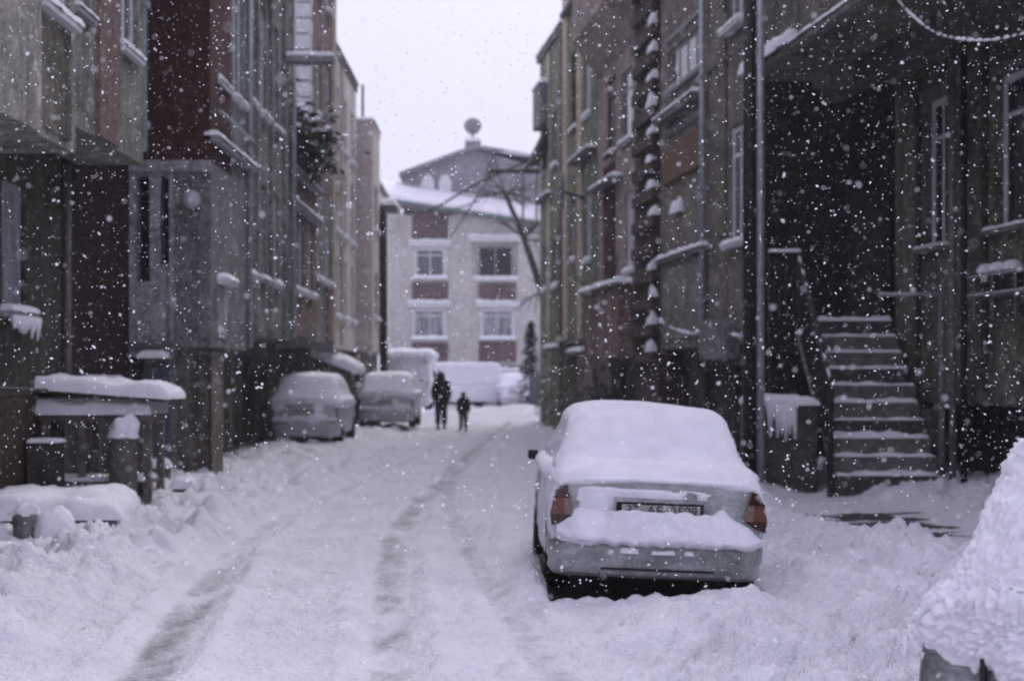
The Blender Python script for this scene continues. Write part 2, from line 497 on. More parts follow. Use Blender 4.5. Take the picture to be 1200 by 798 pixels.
def make_road():
    ys = []
    y = 2.2
    while y < 135:
        ys.append(y); y += max(.028, y * .0046)
    xs = [-9.5 + i * .047 for i in range(int(19 / .047) + 1)]
    n = len(xs)
    vs = [(x, y, ground_h(x, y)) for y in ys for x in xs]
    fs = [(i * n + k, i * n + k + 1, (i + 1) * n + k + 1, (i + 1) * n + k) for i in range(len(ys) - 1) for k in range(n - 1)]
    me = bpy.data.meshes.new('road')
    me.from_pydata(vs, [], fs)
    me.polygons.foreach_set('use_smooth', [True] * len(fs))
    at = me.attributes.new('bare', 'FLOAT', 'POINT')
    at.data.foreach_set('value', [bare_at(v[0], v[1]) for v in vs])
    m, nt, b = base_mat('trodden_snow')
    a = node(nt, 'ShaderNodeAttribute'); a.attribute_name = 'bare'
    co = objco(nt)
    f = noise_tex(nt, co, 34, 5, .7)
    f2 = noise_tex(nt, objco(nt, (1, .45, 1)), 7, 5, .65)
    f3 = noise_tex(nt, co, 1.1, 4, .6)
    snow = mixc(nt, ramp(nt, f3, .35, .68), (.86, .855, .92), (.77, .765, .83))
    snow = mixc(nt, ramp(nt, f2, .66, .82), snow, (.60, .595, .645))
    s = node(nt, 'ShaderNodeMath', operation='MULTIPLY_ADD'); s.inputs[1].default_value = .55; 
    nt.links.new(f2, s.inputs[0]); nt.links.new(a.outputs['Fac'], s.inputs[2])
    s2 = node(nt, 'ShaderNodeMath', operation='MULTIPLY_ADD'); s2.inputs[1].default_value = .3
    nt.links.new(f, s2.inputs[0]); nt.links.new(s.outputs[0], s2.inputs[2])
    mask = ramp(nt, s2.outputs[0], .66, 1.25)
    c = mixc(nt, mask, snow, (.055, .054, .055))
    nt.links.new(c, b.inputs['Base Color'])
    r = node(nt, 'ShaderNodeMapRange'); r.inputs['To Min'].default_value = .85; r.inputs['To Max'].default_value = .45
    nt.links.new(mask, r.inputs['Value']); nt.links.new(r.outputs[0], b.inputs['Roughness'])
    b.inputs['Specular IOR Level'].default_value = .2
    f4 = noise_tex(nt, co, 13, 5, .62)
    h = node(nt, 'ShaderNodeMath', operation='MULTIPLY_ADD'); h.inputs[1].default_value = .35
    nt.links.new(f, h.inputs[0]); nt.links.new(f2, h.inputs[2])
    h2 = node(nt, 'ShaderNodeMath', operation='MULTIPLY_ADD'); h2.inputs[1].default_value = 1.3
    nt.links.new(f4, h2.inputs[0]); nt.links.new(h.outputs[0], h2.inputs[2])
    bump(nt, b, h2.outputs[0], .9, .07)
    me.materials.append(m)
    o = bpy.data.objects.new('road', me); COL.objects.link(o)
    tag(o, 'snow covered street with wheel ruts between the houses', 'road', kind='structure')
make_road()
g = MB().add([(-260, -120, -.35), (260, -120, -.35), (260, 400, -.35), (-260, 400, -.35)], [(0, 1, 2, 3)]).build('ground', SNOW)
tag(g, 'snow covered ground around the houses', 'ground', kind='structure')

# ------------------------------------------------------------------ house builders (local: x along the facade, -y out to the street)
def facade(mb, x0, x1, z0, z1, y, depth, ops=(), reveal=.15):
    us = sorted({x0, x1, *[o[0] for o in ops], *[o[1] for o in ops]})
    vs = sorted({z0, z1, *[o[2] for o in ops], *[o[3] for o in ops]})
    def inside(u, v): return any(o[0] < u < o[1] and o[2] < v < o[3] for o in ops)
    for i in range(len(us) - 1):
        for k in range(len(vs) - 1):
            if inside((us[i] + us[i + 1]) / 2, (vs[k] + vs[k + 1]) / 2): continue
            a, b, c, d = us[i], us[i + 1], vs[k], vs[k + 1]
            mb.add([(a, y, c), (b, y, c), (b, y, d), (a, y, d)], [(0, 1, 2, 3)])
    for (a, b, c, d) in [o[:4] for o in ops]:
        r = y + reveal
        mb.add([(a, y, c), (b, y, c), (b, y, d), (a, y, d), (a, r, c), (b, r, c), (b, r, d), (a, r, d)],
               [(0, 1, 5, 4), (1, 2, 6, 5), (2, 3, 7, 6), (3, 0, 4, 7), (4, 5, 6, 7)])
    e = y + depth
    mb.add([(x0, y, z0), (x1, y, z0), (x1, y, z1), (x0, y, z1), (x0, e, z0), (x1, e, z0), (x1, e, z1), (x0, e, z1)],
           [(0, 4, 5, 1), (1, 5, 6, 2), (2, 6, 7, 3), (3, 7, 4, 0), (4, 7, 6, 5)])
    return mb

SEED = [0]
def window(house, x0, x1, z0, z1, y, frame=None, pane=None, cols=2, transom=.28, sill=True, snow=.07, M=None, fw=.065, reveal=.15, sillmat=None, over=.1):
    frame = frame or FR_WHITE; pane = pane or GL_DARK
    SEED[0] += 1
    f = MB(M)
    a, b = y + reveal - .09, y + reveal - .025
    f.box(x0 + .003, x0 + fw, a, b, z0 + .003, z1 - .003); f.box(x1 - fw, x1 - .003, a, b, z0 + .003, z1 - .003)
    f.box(x0 + fw, x1 - fw, a, b, z0 + .003, z0 + fw); f.box(x0 + fw, x1 - fw, a, b, z1 - fw, z1 - .003)
    zt = z1 - transom * (z1 - z0) if transom else z1 - fw
    if transom: f.box(x0 + fw, x1 - fw, a + .004, b - .004, zt - .03, zt + .03)
    for i in range(1, cols):
        u = x0 + (x1 - x0) * i / cols
        f.box(u - .03, u + .03, a + .006, b - .006, z0 + fw, zt - .03 if transom else z1 - fw)
        if transom and cols < 3: f.box(u - .025, u + .025, a + .006, b - .006, zt + .03, z1 - fw)
    w = f.build('window', frame, house)
    MB(M).box(x0 + .01, x1 - .01, b - .04, b - .025, z0 + .01, z1 - .01).build('pane', pane, w)
    if sill:
        MB(M).box(x0 - .07, x1 + .07, y - over, y + .04, z0 - .07, z0 - .002).build('sill', sillmat or frame, w)
        if snow:
            MB(M).pad(x0 - .08, x1 + .08, y - over - .02, y + .07, z0, snow, SEED[0]).build('snow_cap', SNOW, w, True)
    return w

def ledge(house, x0, x1, y0, y1, z0, z1, mat, snow=.08, name='ledge', M=None, slope=0):
    SEED[0] += 1
    l = MB(M).box(x0, x1, y0, y1, z0, z1).build(name, mat, house)
    if snow: MB(M).pad(x0 - .02, x1 + .02, y0 - .03, y1, z1, snow, SEED[0]).build('snow_cap', SNOW, l, True)
    return l

def roof(house, x0, x1, y0, y1, z, mat=None, snow=.22):
    r = MB().box(x0, x1, y0, y1, z, z + .22).build('roof', mat or CONC, house)
    MB().pad(x0 - .03, x1 + .03, y0 - .05, y1, z + .22, snow, 3, .5).build('snow_cap', SNOW, r, True)
    return r

def left_house(D0, X, name='row_house', **kw):
    return empty(name, (X, D0, 0), PI / 2, cat='house', group='terraced houses along the street', **kw)
def lx(x, X):            # pixel column on the plane X -> distance D
    return F * X / (x - VX)
RU = Vector((.1044, -.9945)); RZ = math.atan2(-.9945, .1044)
def DR(x, Xa): return (Xa + 2.625) / ((x - VX) / F + .105)
def right_house(Df, Xa, name='row_house', **kw):
    return empty(name, (Xa - .105 * (Df - 25), Df, 0), RZ, cat='house', group='terraced houses along the street', **kw)
def endM(xe):             # frame of a wall facing the camera at the near end of a left house: a = X - Xw, outward towards the camera
    return Matrix(((0, 1, 0, xe), (-1, 0, 0, 0), (0, 0, 1, 0), (0, 0, 0, 1)))

# ---------------- left 1: grey house with two overhanging bays over a dark ground floor
X1 = -5.6
h = left_house(9.0, X1, label='nearest house on the left, streaked grey overhang above a dark brown and maroon ground floor')
def d1(D): return D - 9.0
low_ops = [(d1(19.05), d1(20.0), 2.46, 3.94)]
facade(MB(), 0, d1(21.6), 1.5, 4.6, 0, 7, low_ops).build('upper_wall', PL_STAIN, h)
facade(MB(), 0, d1(21.6), -.3, 1.5, .012, 6.9).build('lower_wall', PL_BROWN, h)
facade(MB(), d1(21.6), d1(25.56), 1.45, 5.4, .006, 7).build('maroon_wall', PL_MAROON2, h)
facade(MB(), d1(21.6), d1(25.56), -.3, 1.45, .05, 6.8, [(d1(22.3), d1(23.3), .0, 1.2)]).build('basement_wall', CONCD, h)
window(h, *low_ops[0], 0, FR_GREY, GL_CURT, 2, .3, True, .07, over=.14)
sk = MB()
for i in range(9):
    u = d1(19.0) + i * .12
    sk.tube([(u, -.15, 2.40), (u + .01, -.155, 2.34 - .05 * random.random()), (u, -.15, 2.27 - .14 * random.random())], [.05, .04, .012], 6)
sk.box(d1(18.98), d1(20.07), -.17, -.1, 2.33, 2.385)
sk.build('icicles', SNOW, h, True)
facade(MB(), 0, d1(17.0), 4.15, 9.6, -1.0, 3.0, [(d1(12.3), d1(13.6), 5.5, 7.3)]).build('bay', PL_GREY, h)
window(h, d1(12.3), d1(13.6), 5.5, 7.3, -1.0, FR_WHITE, GL_DARK)
facade(MB(), d1(17.0), d1(18.6), 4.15, 9.6, -.93, 3.0, [(d1(17.1), d1(18.4), 5.5, 7.4)]).build('bay_panel', PL_GREYD if False else PL_GREY, h)
window(h, d1(17.1), d1(18.4), 5.5, 7.4, -.93, FR_WHITE, GL_GREY, 2, .3, True, .12, over=.11)
MB().box(d1(17.15), d1(18.35), -.955, -.925, 4.25, 5.36).build('stained_panel', PL_ROUGH, h)
ops = [(d1(21.1), d1(22.15), 5.82, 7.5)]
facade(MB(), d1(18.62), d1(22.5), 4.5, 9.6, -.85, 2.8, ops + [(d1(18.9), d1(19.6), 5.82, 7.5)]).build('bay', PL_GREEN, h)
window(h, *ops[0], -.85, FR_WHITE, GL_GREY, 2, 0, True, .09, over=.09)
window(h, d1(18.9), d1(19.6), 5.82, 7.5, -.85, FR_GREY, GL_DARK, 2, 0, True, .06, over=.08)
MB().box(d1(19.9), d1(20.95), -.90, -.84, 4.52, 9.6).build('pilaster', PL_PINK, h)
facade(MB(), d1(22.5), d1(25.56), 4.9, 9.6, .02, 5).build('upper_wall', PL_GREY, h)
MB().tube([(d1(22.62), -.82, 4.7), (d1(22.62), -.82, 9.5)], .06, 10).build('drainpipe', METAL, h, True)
for z in (5.0, 6.6, 8.2):
    MB().box(d1(22.5), d1(22.72), -.9, -.74, z, z + .09).build('pipe_clamp', METAL, h)
MB().tube([(d1(21.7), -.06, 1.5), (d1(21.7), -.06, 4.4)], .045, 8).build('drainpipe', METALD, h, True)
ledge(h, d1(21.75), d1(24.6), -.10, .02, 1.62, 1.68, METALD, .05, 'pipe_rail')
roof(h, 0, d1(25.5), -1.3, 6, 9.6)

# ---------------- left 2: maroon end wall over a grey porch bay
X2 = -6.0
h = left_house(25.6, X2, label='second house on the left, maroon end wall above a grey porch with narrow openings')
def d2(D): return D - 25.6
E = endM(0)
def ex(x, D=25.6): return xat(x, D) - X2
facade(MB(E), -.5, 1.6, 4.95, 10.6, 0, 2, []).build('end_wall', PL_MAROON, h)
eo = [(ex(159), ex(175), 3.13, 4.72), (ex(187), ex(197.5), 3.4, 4.72)]
facade(MB(E), -.6, ex(199), 2.0, 4.94, .02, 1.8, eo, .5).build('porch_wall', PL_LIGHT, h)
facade(MB(E), ex(199), 1.6, 2.15, 4.94, .05, 1.8, [(ex(206), ex(232), 2.7, 4.3)], .06).build('porch_panel', PL_BLUED, h)
for o_ in eo:
    MB(E).box(o_[0] - .01, o_[1] + .01, .42, .46, o_[2], o_[3]).build('pane', GL_DARK, h)
MB(E).box(-.62, 1.62, -.07, .06, 4.78, 4.945).build('cornice', PL_LIGHT, h)
MB(E).box(ex(199), ex(203), -.03, .06, 2.1, 4.78).build('pilaster', PL_LIGHT, h)
facade(MB(E), ex(163), ex(201), -.3, 1.99, .3, 1.4).build('door_surround', PL_BLUED, h)
dr = MB(E).cbox(ex(168), ex(196), .235, .29, .05, 1.85).build('door', BLUEDOOR, h)
for zz in (.2, 1.05):
    MB(E).box(ex(171), ex(193), .222, .236, zz, zz + .65).build('door_panel', BLUEDOOR, dr)
facade(MB(E), ex(201), 1.5, -.3, 2.14, .6, 1.2, [(ex(222), ex(240), 0, 2.0)]).build('basement_wall', PL_LOWER, h)
MB(E).box(ex(152), ex(206), -.1, .04, 2.16, 2.22).build('pipe_rail', METALD, h)
MB(E).pad(ex(163), ex(199), -.22, .3, 1.99, .12, 5).build('snow_cap', SNOW, h, True)
lo = [(d2(26.3), d2(27.1), 3.2, 4.5)]
facade(MB(), .6, d2(29.5), 2.15, 5.3, -1.58, 3, lo).build('bay', PL_BLUED, h)
window(h, *lo[0], -1.58, FR_WHITE, GL_GREY, 1, .3, True, .1, over=.2)
MB().box(d2(26.25), d2(27.15), -1.615, -1.57, 2.3, 3.1).build('panel', PL_LIGHT, h)
uo = [(d2(26.4), d2(27.4), 6.3, 8.6), (d2(28.1), d2(29.1), 6.3, 8.6)]
facade(MB(), .6, d2(29.5), 5.3, 10.6, -1.56, 3, uo).build('upper_wall', PL_BLUE, h)
for o_ in uo: window(h, *o_, -1.56, FR_WHITE, GL_DARK, 2, .3, True, .08, over=.09)
ledge(h, .0, d2(29.6), -1.72, -1.5, 5.24, 5.33, PL_LIGHT, .08, 'balcony_slab')
MB().tube([(d2(26), -1.68, 5.75), (d2(29.55), -1.68, 5.75)], .025, 6).build('balcony_rail', METAL, h)
facade(MB(), .3, d2(29.5), -.3, 2.14, -.35, 3, [(d2(26.3), d2(27.2), 0, 2.0), (d2(28.2), d2(28.9), .9, 1.9)]).build('ground_wall', PL_LOWER, h)
MB().cbox(d2(26.34), d2(27.16), -.26, -.22, .05, 1.96).build('door', DOORW, h)
MB().box(d2(27.4), d2(28.0), -.40, -.34, .0, 2.1).build('pilaster', PL_BLUED, h)
MB().tube([(d2(29.5), -1.62, 2.2), (d2(29.5), -1.62, 10.5)], .05, 8).build('drainpipe', METAL, h, True)
roof(h, 0, d2(29.5), -1.9, 4, 10.6)
# wall lamp in the porch panel
MB(E).lathe([(.02, 0), (.12, .03), (.15, .1), (.09, .18), (.03, .21)], 14, 'y', (ex(225), -.19, 4.35)).build('wall_lamp', DISH, h, True)

def rows_of_windows(h, L, y, rows, cols, w, frame, pane, start=None, snow=.09, n=2):
    """openings for a regular upper facade"""
    ops = []
    for (z0, z1) in rows:
        for c in cols:
            ops.append((c, c + w, z0, z1))
    return ops

# ---------------- left 3: grey-green house, two rows of slender windows with snowy sills
X3 = -6.0
h = left_house(29.52, X3, label='grey-green house on the left with two rows of slender windows and snowy sills')
def d3(D): return D - 29.52
rows = [(3.5, 5.3), (6.55, 8.6)]
cols = [d3(29.8), d3(31.5), d3(33.3)]
ops = rows_of_windows(h, 0, 0, rows, cols, .85, None, None)
facade(MB(), 0, d3(36.0), 2.45, 10.6, -1.5, 5, ops).build('upper_wall', PL_GREEN, h)
for i, o_ in enumerate(ops): window(h, *o_, -1.5, FR_GREY if i % 2 else FR_WHITE, GL_DARK if i % 3 else GL_GREY, 2, .25, True, .10, over=.11)
for D in (30.95, 32.8, 34.8):
    MB().box(d3(D), d3(D) + .28, -1.56, -1.49, 2.5, 10.6).build('pilaster', PL_BLUE, h)
for D, z in ((32.2, 8.95), (34.9, 8.15)):
    ledge(h, d3(D), d3(D) + .5, -2.5, -1.5, z, z + .1, PL_LIGHT, .1, 'console')
facade(MB(), 0, d3(36.0), -.3, 2.44, -.3, 3, [(d3(30.2), d3(31.1), 0, 2.0), (d3(31.9), d3(32.8), .9, 2.0), (d3(33.6), d3(34.5), 0, 2.0)]).build('ground_wall', PL_LOWER, h)
for D in (30.2, 33.6): MB().cbox(d3(D) + .04, d3(D) + .86, -.22, -.18, .05, 1.96).build('door', DOORW, h)
for D in (31.4, 33.1, 35.1): MB().box(d3(D), d3(D) + .35, -.38, -.28, -.1, 2.3).build('pilaster', PL_TAN, h)
MB().tube([(d3(35.95), -1.58, 2.5), (d3(35.95), -1.58, 10.4)], .06, 8).build('drainpipe', METAL, h, True)
roof(h, 0, d3(36), -1.8, 4, 10.6)

# ---------------- left 4: low pink house with a roof terrace
X4 = -6.0
h = left_house(36.02, X4, label='low pink plastered house on the left with a snowy roof terrace')
def d4(D): return D - 36.02
rows = [(3.6, 5.3)]
ops = rows_of_windows(h, 0, 0, rows, [d4(36.6), d4(38.4), d4(40.2)], .9, None, None)
facade(MB(), 0, d4(42.0), 2.6, 6.1, -1.4, 5, ops).build('upper_wall', PL_PINK, h)
for o_ in ops: window(h, *o_, -1.4, FR_WHITE, GL_GREY, 2, .25, True, .1, over=.12)
facade(MB(), 0, d4(42.0), -.3, 2.59, .0, 4, [(d4(37), d4(38), 0, 2.1), (d4(39.2), d4(40.6), .9, 2.1)]).build('ground_wall', PL_LOWER, h)
MB().cbox(d4(37.05), d4(37.95), .08, .12, .05, 2.05).build('door', DOORW, h)
ledge(h, 0, d4(42), -1.55, 2, 6.1, 6.2, PL_LIGHT, .06, 'terrace_slab')
ledge(h, 0, d4(42), -1.55, -1.4, 5.38, 5.48, PL_LIGHT, .1, 'string_course')
for i in range(8):
    MB().box(.1 + i * .82, .15 + i * .82, -1.52, -1.47, 6.2, 7.1).build('baluster', IRON, h)
MB().tube([(.05, -1.495, 7.12), (5.9, -1.495, 7.12)], .03, 6).build('handrail', IRON, h)

# ---------------- left 5: red brick house with white quoins
X5 = -6.2
h = left_house(42.05, X5, label='tall red brick house on the left with white stone quoins at its corner')
L = 7.0
ops = rows_of_windows(h, 0, 0, [(4.2, 5.8), (8.4, 10.2), (11.6, 13.2)], [1.8, 4.2], 1.1, None, None)
facade(MB(), 0, L, 6.6, 14.5, -1.4, 6, [o_ for o_ in ops if o_[2] > 6.6]).build('brick_wall', BRICK, h)
facade(MB(), 0, L, 2.6, 6.59, -1.38, 6, [o_ for o_ in ops if o_[2] < 6.6]).build('lower_wall', PL_BLUE, h)
for o_ in ops: window(h, *o_, -1.4, FR_WHITE, GL_GREY, 2, .25, True, .1, over=.12)
facade(MB(), 0, L, -.3, 2.59, .3, 5, [(1, 2, 0, 2.1), (3.4, 5, .8, 2.1)]).build('ground_wall', PL_LOWER, h)
MB().cbox(1.05, 1.95, .4, .44, .05, 2.05).build('door', DOORW, h)
q = MB()
for i in range(20):
    z = 6.62 + i * .39
    e = .5 if i % 2 else .32
    f_ = .32 if i % 2 else .5
    q.cbox(-.04, e, -1.45, -1.38 + f_, z, z + .36, .03)
q.build('quoins', STONE, h)
MB().box(L - 1.2, L - .5, -1.44, -1.39, 2.7, 14.5).build('pilaster', PL_CREAM, h)
MB().box(L - 2.6, L - 1.5, -1.44, -1.37, 2.62, 4.05).build('brown_panel', PL_PINK, h)
roof(h, 0, L, -1.42, 4, 14.5)

# ---------------- left 6: pale blue-grey house
X6 = -6.0
h = left_house(49.1, X6, label='whitish grey house with snowy sills on the left just beyond the brick house')
L = 7.7
ops = rows_of_windows(h, 0, 0, [(3.4, 5.2), (5.9, 7.9), (8.5, 10.2)], [.5, 3.1, 5.6], 1.2, None, None)
facade(MB(), 0, L, 2.5, 11.1, -1.1, 6, ops).build('upper_wall', PL_PALE, h)
for i, o_ in enumerate(ops): window(h, *o_, -1.1, FR_WHITE, GL_GREY if i % 2 else GL_BRIGHT, 2, .25, True, .12, over=.12)
facade(MB(), 0, L, -.3, 2.49, -.4, 5, [(1, 2, 0, 2.1), (3.4, 5, .8, 2.1), (6.2, 7.2, 0, 2.1)]).build('ground_wall', PL_TAN, h)
for u in (1, 6.2): MB().cbox(u + .05, u + .95, -.3, -.26, .05, 2.05).build('door', DOORW, h)
MB().box(2.1, 2.7, -1.16, -1.09, 2.6, 11.0).build('pilaster', PL_CREAM, h)
roof(h, 0, L, -1.15, 4, 11.1)

# ---------------- left 7: brown-grey house with a flat roof
X7 = -6.0
h = left_house(57.0, X7, label='pale rose-grey flat roofed house on the left with a dark drainpipe and antenna mast')
L = 3.4
ops = rows_of_windows(h, 0, 0, [(3.6, 5.2), (6.6, 8.2)], [1.1], 1.2, None, None)
facade(MB(), 0, L, 2.5, 10.0, -1.62, 6, ops).build('upper_wall', PL_ROSE, h)
for o_ in ops: window(h, *o_, -1.62, FR_GREY, GL_DARK, 2, .25, True, .12, over=.12)
facade(MB(), 0, L, -.3, 2.49, -1.2, 5, [(1, 2, 0, 2.1)]).build('ground_wall', PL_TAN, h)
MB().cbox(1.05, 1.95, -1.1, -1.06, .05, 2.05).build('door', DOORW, h)
MB().tube([(L - .2, -1.77, .2), (L - .2, -1.77, 7.6)], .14, 8).build('drainpipe', IRON, h, True)
MB().tube([(1.2, -1.2, 10.2), (1.2, -1.2, 11.6)], .05, 6).build('antenna_mast', METALD, h)
roof(h, 0, L, -1.64, 4, 10.0, PL_ROSE, .12)

# ---------------- left 8: lower mauve house at the end of the row
X8 = -6.1
h = left_house(60.5, X8, label='lower rose-grey house on the left at the far end of the row')
L = 6.0
ops = rows_of_windows(h, 0, 0, [(3.6, 5.2), (6.2, 7.6)], [.8, 3.2], 1.2, None, None)
facade(MB(), 0, L, 2.5, 8.4, -1.6, 6, ops).build('upper_wall', PL_ROSE, h)
for o_ in ops: window(h, *o_, -1.6, FR_WHITE, GL_GREY, 2, .25, True, .12, over=.12)
facade(MB(), 0, L, -.3, 2.49, -1.2, 5, [(1.8, 2.8, 0, 2.1)]).build('ground_wall', PL_TAN, h)
ledge(h, .1, 2.2, -2.3, -1.6, 7.6, 7.75, CONC, .25, 'awning')
roof(h, 0, L, -1.64, 4, 8.4, None, .15)

# ---------------- the house closing the street
De = 92.0
def ez(y): return zat(y, De)
def exx(x): return xat(x, De)
h = empty('end_house', (exx(455), De, 0), 0, 'pale four storey house with a grey gable closing the far end of the street', 'house')
ox = exx(455)
def eo_(x0, x1, y0, y1): return (exx(x0) - ox, exx(x1) - ox, ez(y1), ez(y0))
eops = [eo_(485, 523, 290, 326), eo_(553, 607, 284, 327), eo_(483, 523, 361, 397), eo_(563, 603, 361, 397), eo_(486, 523, 440, 470), eo_(563, 603, 440, 470)]
W = exx(668) - ox
facade(MB(), 0, W, -.5, ez(252), 0, 9, eops, .3).build('wall', PL_END, h)
for i, o_ in enumerate(eops):
    if i == 1:
        window(h, o_[0] + .35, o_[1] - .3, o_[2] + .1, o_[3] - .2, .14, FR_GREY, GL_DARK, 2, 0, False, 0)
        ledge(h, o_[0], o_[1], -.05, .28, o_[2] - .1, o_[2] + .02, STONE, .16, 'balcony_slab')
    else:
        window(h, *o_, 0, FR_WHITE, GL_GREY if i < 2 else GL_CURT, 2, .25, True, .16, fw=.17, over=.25, sillmat=STONE)
    ledge(h, o_[0] - .25, o_[1] + .25, -.16, .0, o_[3] + .05, o_[3] + .3, STONE, .14, 'lintel')
for (x0, x1, y0, y1) in ((483, 525, 246, 281), (483, 525, 331, 354), (561, 605, 331, 354), (483, 525, 402, 424), (561, 605, 400, 424), (585, 618, 428, 448)):
    a = eo_(x0, x1, y0, y1)
    MB().box(a[0], a[1], -.05, .02, a[2], a[3]).build('spandrel_panel', PL_SPAN, h)
# gable set back over a shed roof with snow
zl, zr = ez(228), ez(262)
sl = (zr - zl) / W
gz = ez(245)
gab = [(.75, gz - 1.2), (W, gz - 1.2), (W, ez(196)), (exx(640) - ox, ez(194)), (exx(556) - ox, ez(171)), (exx(470) - ox, ez(202))]
MB().prism(gab, 1.6, 8.5).build('gable_wall', PL_GABLE, h)
SEED[0] += 1
er = MB()
er.add([(-.3, -.6, zl - .25), (W + .2, -.6, zr - .25), (W + .2, 1.9, zr + .75), (-.3, 1.9, zl + .75),
        (-.3, -.6, zl - .45), (W + .2, -.6, zr - .45), (W + .2, 1.9, zr - .45), (-.3, 1.9, zl - .45)],
       [(0, 1, 2, 3), (4, 7, 6, 5), (0, 4, 5, 1), (1, 5, 6, 2), (2, 6, 7, 3), (3, 7, 4, 0)])
er = er.build('eave_roof', PL_GABLE, h)
ss = MB()
ns = 40
vs = []; fs = []
for i in range(ns + 1):
    u = -.35 + (W + .6) * i / ns
    zz = zl + (zr - zl) * (u + .3) / (W + .5)
    prof = [(-.66, -.26), (-.7, -.1), (-.6, .06), (0, .3), (1, .68), (1.7, .95), (1.75, .7)]
    for (a, b) in prof: vs.append((u, a, zz + b + .09 * nz(u * .8, a)))
k = 7
for i in range(ns):
    for j in range(k - 1): fs.append((i * k + j, i * k + j + 1, (i + 1) * k + j + 1, (i + 1) * k + j))
ss.add(vs, fs).build('snow_cap', SNOW, er, True)
MB().tube([(-.4, -.72, zl - .3), (W + .2, -.72, zr - .3)], .09, 8).build('gutter', simple('green_grey_gutter', (.14, .20, .19), .5), h, True)
# upper roof edge
rf = MB()
pk = (exx(556) - ox, ez(171)); le = (exx(466) - ox, ez(204)); re_ = (W + .1, ez(190))
for (p, q_) in ((le, pk), (pk, re_)):
    rf.add([(p[0], 1.2, p[1] + .02), (q_[0], 1.2, q_[1] + .02), (q_[0], 8.8, q_[1] + .02), (p[0], 8.8, p[1] + .02),
            (p[0], 1.2, p[1] + .24), (q_[0], 1.2, q_[1] + .24), (q_[0], 8.8, q_[1] + .24), (p[0], 8.8, p[1] + .24)],
           [(0, 3, 2, 1), (4, 5, 6, 7), (0, 1, 5, 4), (1, 2, 6, 5), (2, 3, 7, 6), (3, 0, 4, 7)])
rf = rf.build('gable_roof', PL_GABLE, h)
MB().add([(exx(590) - ox, 1.15, ez(180) + .28), (W, 1.15, ez(189) + .3), (W, 8, ez(189) + .3), (exx(590) - ox, 8, ez(180) + .28),
          (exx(590) - ox, 1.15, ez(180) + .2), (W, 1.15, ez(189) + .2), (W, 8, ez(189) + .2), (exx(590) - ox, 8, ez(180) + .2)],
         [(0, 1, 2, 3), (0, 4, 5, 1), (1, 5, 6, 2), (2, 6, 7, 3), (3, 7, 4, 0), (4, 7, 6, 5)]).build('snow_cap', SNOW, rf)
for x in (500, 520.5):
    vs = MB()
    cx, cz = exx(x) - ox, ez(214)
    out = [(cx + .36 * math.cos(t * PI / 10), cz + .62 * math.sin(t * PI / 10)) for t in range(20)]
    vs.prism(out, 1.5, 1.62)
    vs.build('oval_window', FR_WHITE, h)
cxx = exx(553) - ox
ch = MB().cbox(cxx - .42, cxx + .42, 2.0, 2.8, ez(178), ez(160)).build('chimney', PL_GABLE, h)
MB().pad(cxx - .46, cxx + .46, 1.96, 2.84, ez(160), .25, 9).build('snow_cap', SNOW, ch, True)
MB().tube([(cxx, 2.4, ez(160)), (cxx, 2.4, ez(146))], .07, 8).build('chimney_flue', METALD, ch)
MB().lathe([(.04, -.5), (.3, -.4), (.46, -.15), (.5, .0), (.42, .22), (.25, .38), (.03, .44)], 18, 'z', (cxx, 2.4, ez(140))).build('chimney_cowl', PL_GABLE, ch, True)
# ---------------- right 1: the house with the porch and the steps
RM = Matrix(((0, -1, 0, 0), (1, 0, 0, 0), (0, 0, 1, 0), (0, 0, 0, 1)))   # wall facing the camera at local x = 0
h = right_house(30.5, 5.0, label='nearest house on the right, stained dark walls with an overhang above a deep porch')
def q1(D, y=0): return (30.5 - D + .1044 * y) / .9945
yw = 1.89
ops = [(q1(27.05, yw), q1(26.1, yw), 3.72, 6.05), (q1(24.2, yw), q1(22.5, yw), 3.78, 5.95), (q1(19.6, yw), q1(18.0, yw), 3.78, 5.95)]
facade(MB(), 2.25, 16.5, 1.3, 6.58, yw, 4.5, ops, .2).build('side_wall', PL_ROUGH, h)
for i, o_ in enumerate(ops):
    window(h, *o_, yw, FR_WHITE if i == 0 else FR_WHITE, GL_DARK, 2, .26, True, .05, fw=.10, reveal=.2, sillmat=CONC, over=.16)
    MB().box(o_[0] - .12, o_[1] + .12, yw - .05, yw + .02, o_[3] + .01, o_[3] + .14).build('lintel', CONC, h)
facade(MB(), 2.35, 16.4, -.3, 1.29, yw + .75, 3.4, [(6.6, 7.7, 0.0, 1.0), (9.5, 10.8, .1, 1.0)]).build('basement_wall', CONCD, h)
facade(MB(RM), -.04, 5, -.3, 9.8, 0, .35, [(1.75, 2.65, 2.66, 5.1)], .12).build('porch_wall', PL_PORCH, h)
d_ = MB(RM).cbox(1.79, 2.61, .07, .115, 2.68, 5.06).build('door', DOORW, h)
for z0, z1 in ((2.8, 3.5), (3.65, 4.7)): MB(RM).box(1.93, 2.47, .055, .072, z0, z1).build('door_panel', WOODD, d_)
MB(RM).tube([(1.87, .03, 3.62), (1.87, .07, 3.62)], .03, 8).build('handle', METAL, d_)
uops = [(q1(20.9), q1(19.2), 7.6, 9.4), (q1(17.4), q1(15.9), 7.6, 9.4)]
facade(MB(), 2.2, 18.5, 6.6, 10.8, -.5, 7, uops).build('overhang', PL_ROUGH, h)
for o_ in uops: window(h, *o_, -.5, FR_GREY, GL_DARK, 2, .3, True, .08)
MB().box(2.3, 18.4, .6, .95, 6.25, 6.59).build('beam', CONCD, h)
MB().box(3.85, 4.05, .0, .6, 6.2, 6.59).build('bracket', CONC, h)
l_ = MB().box(2.1, 18.5, -.66, -.49, 6.6, 6.7).build('ledge', CONC, h)
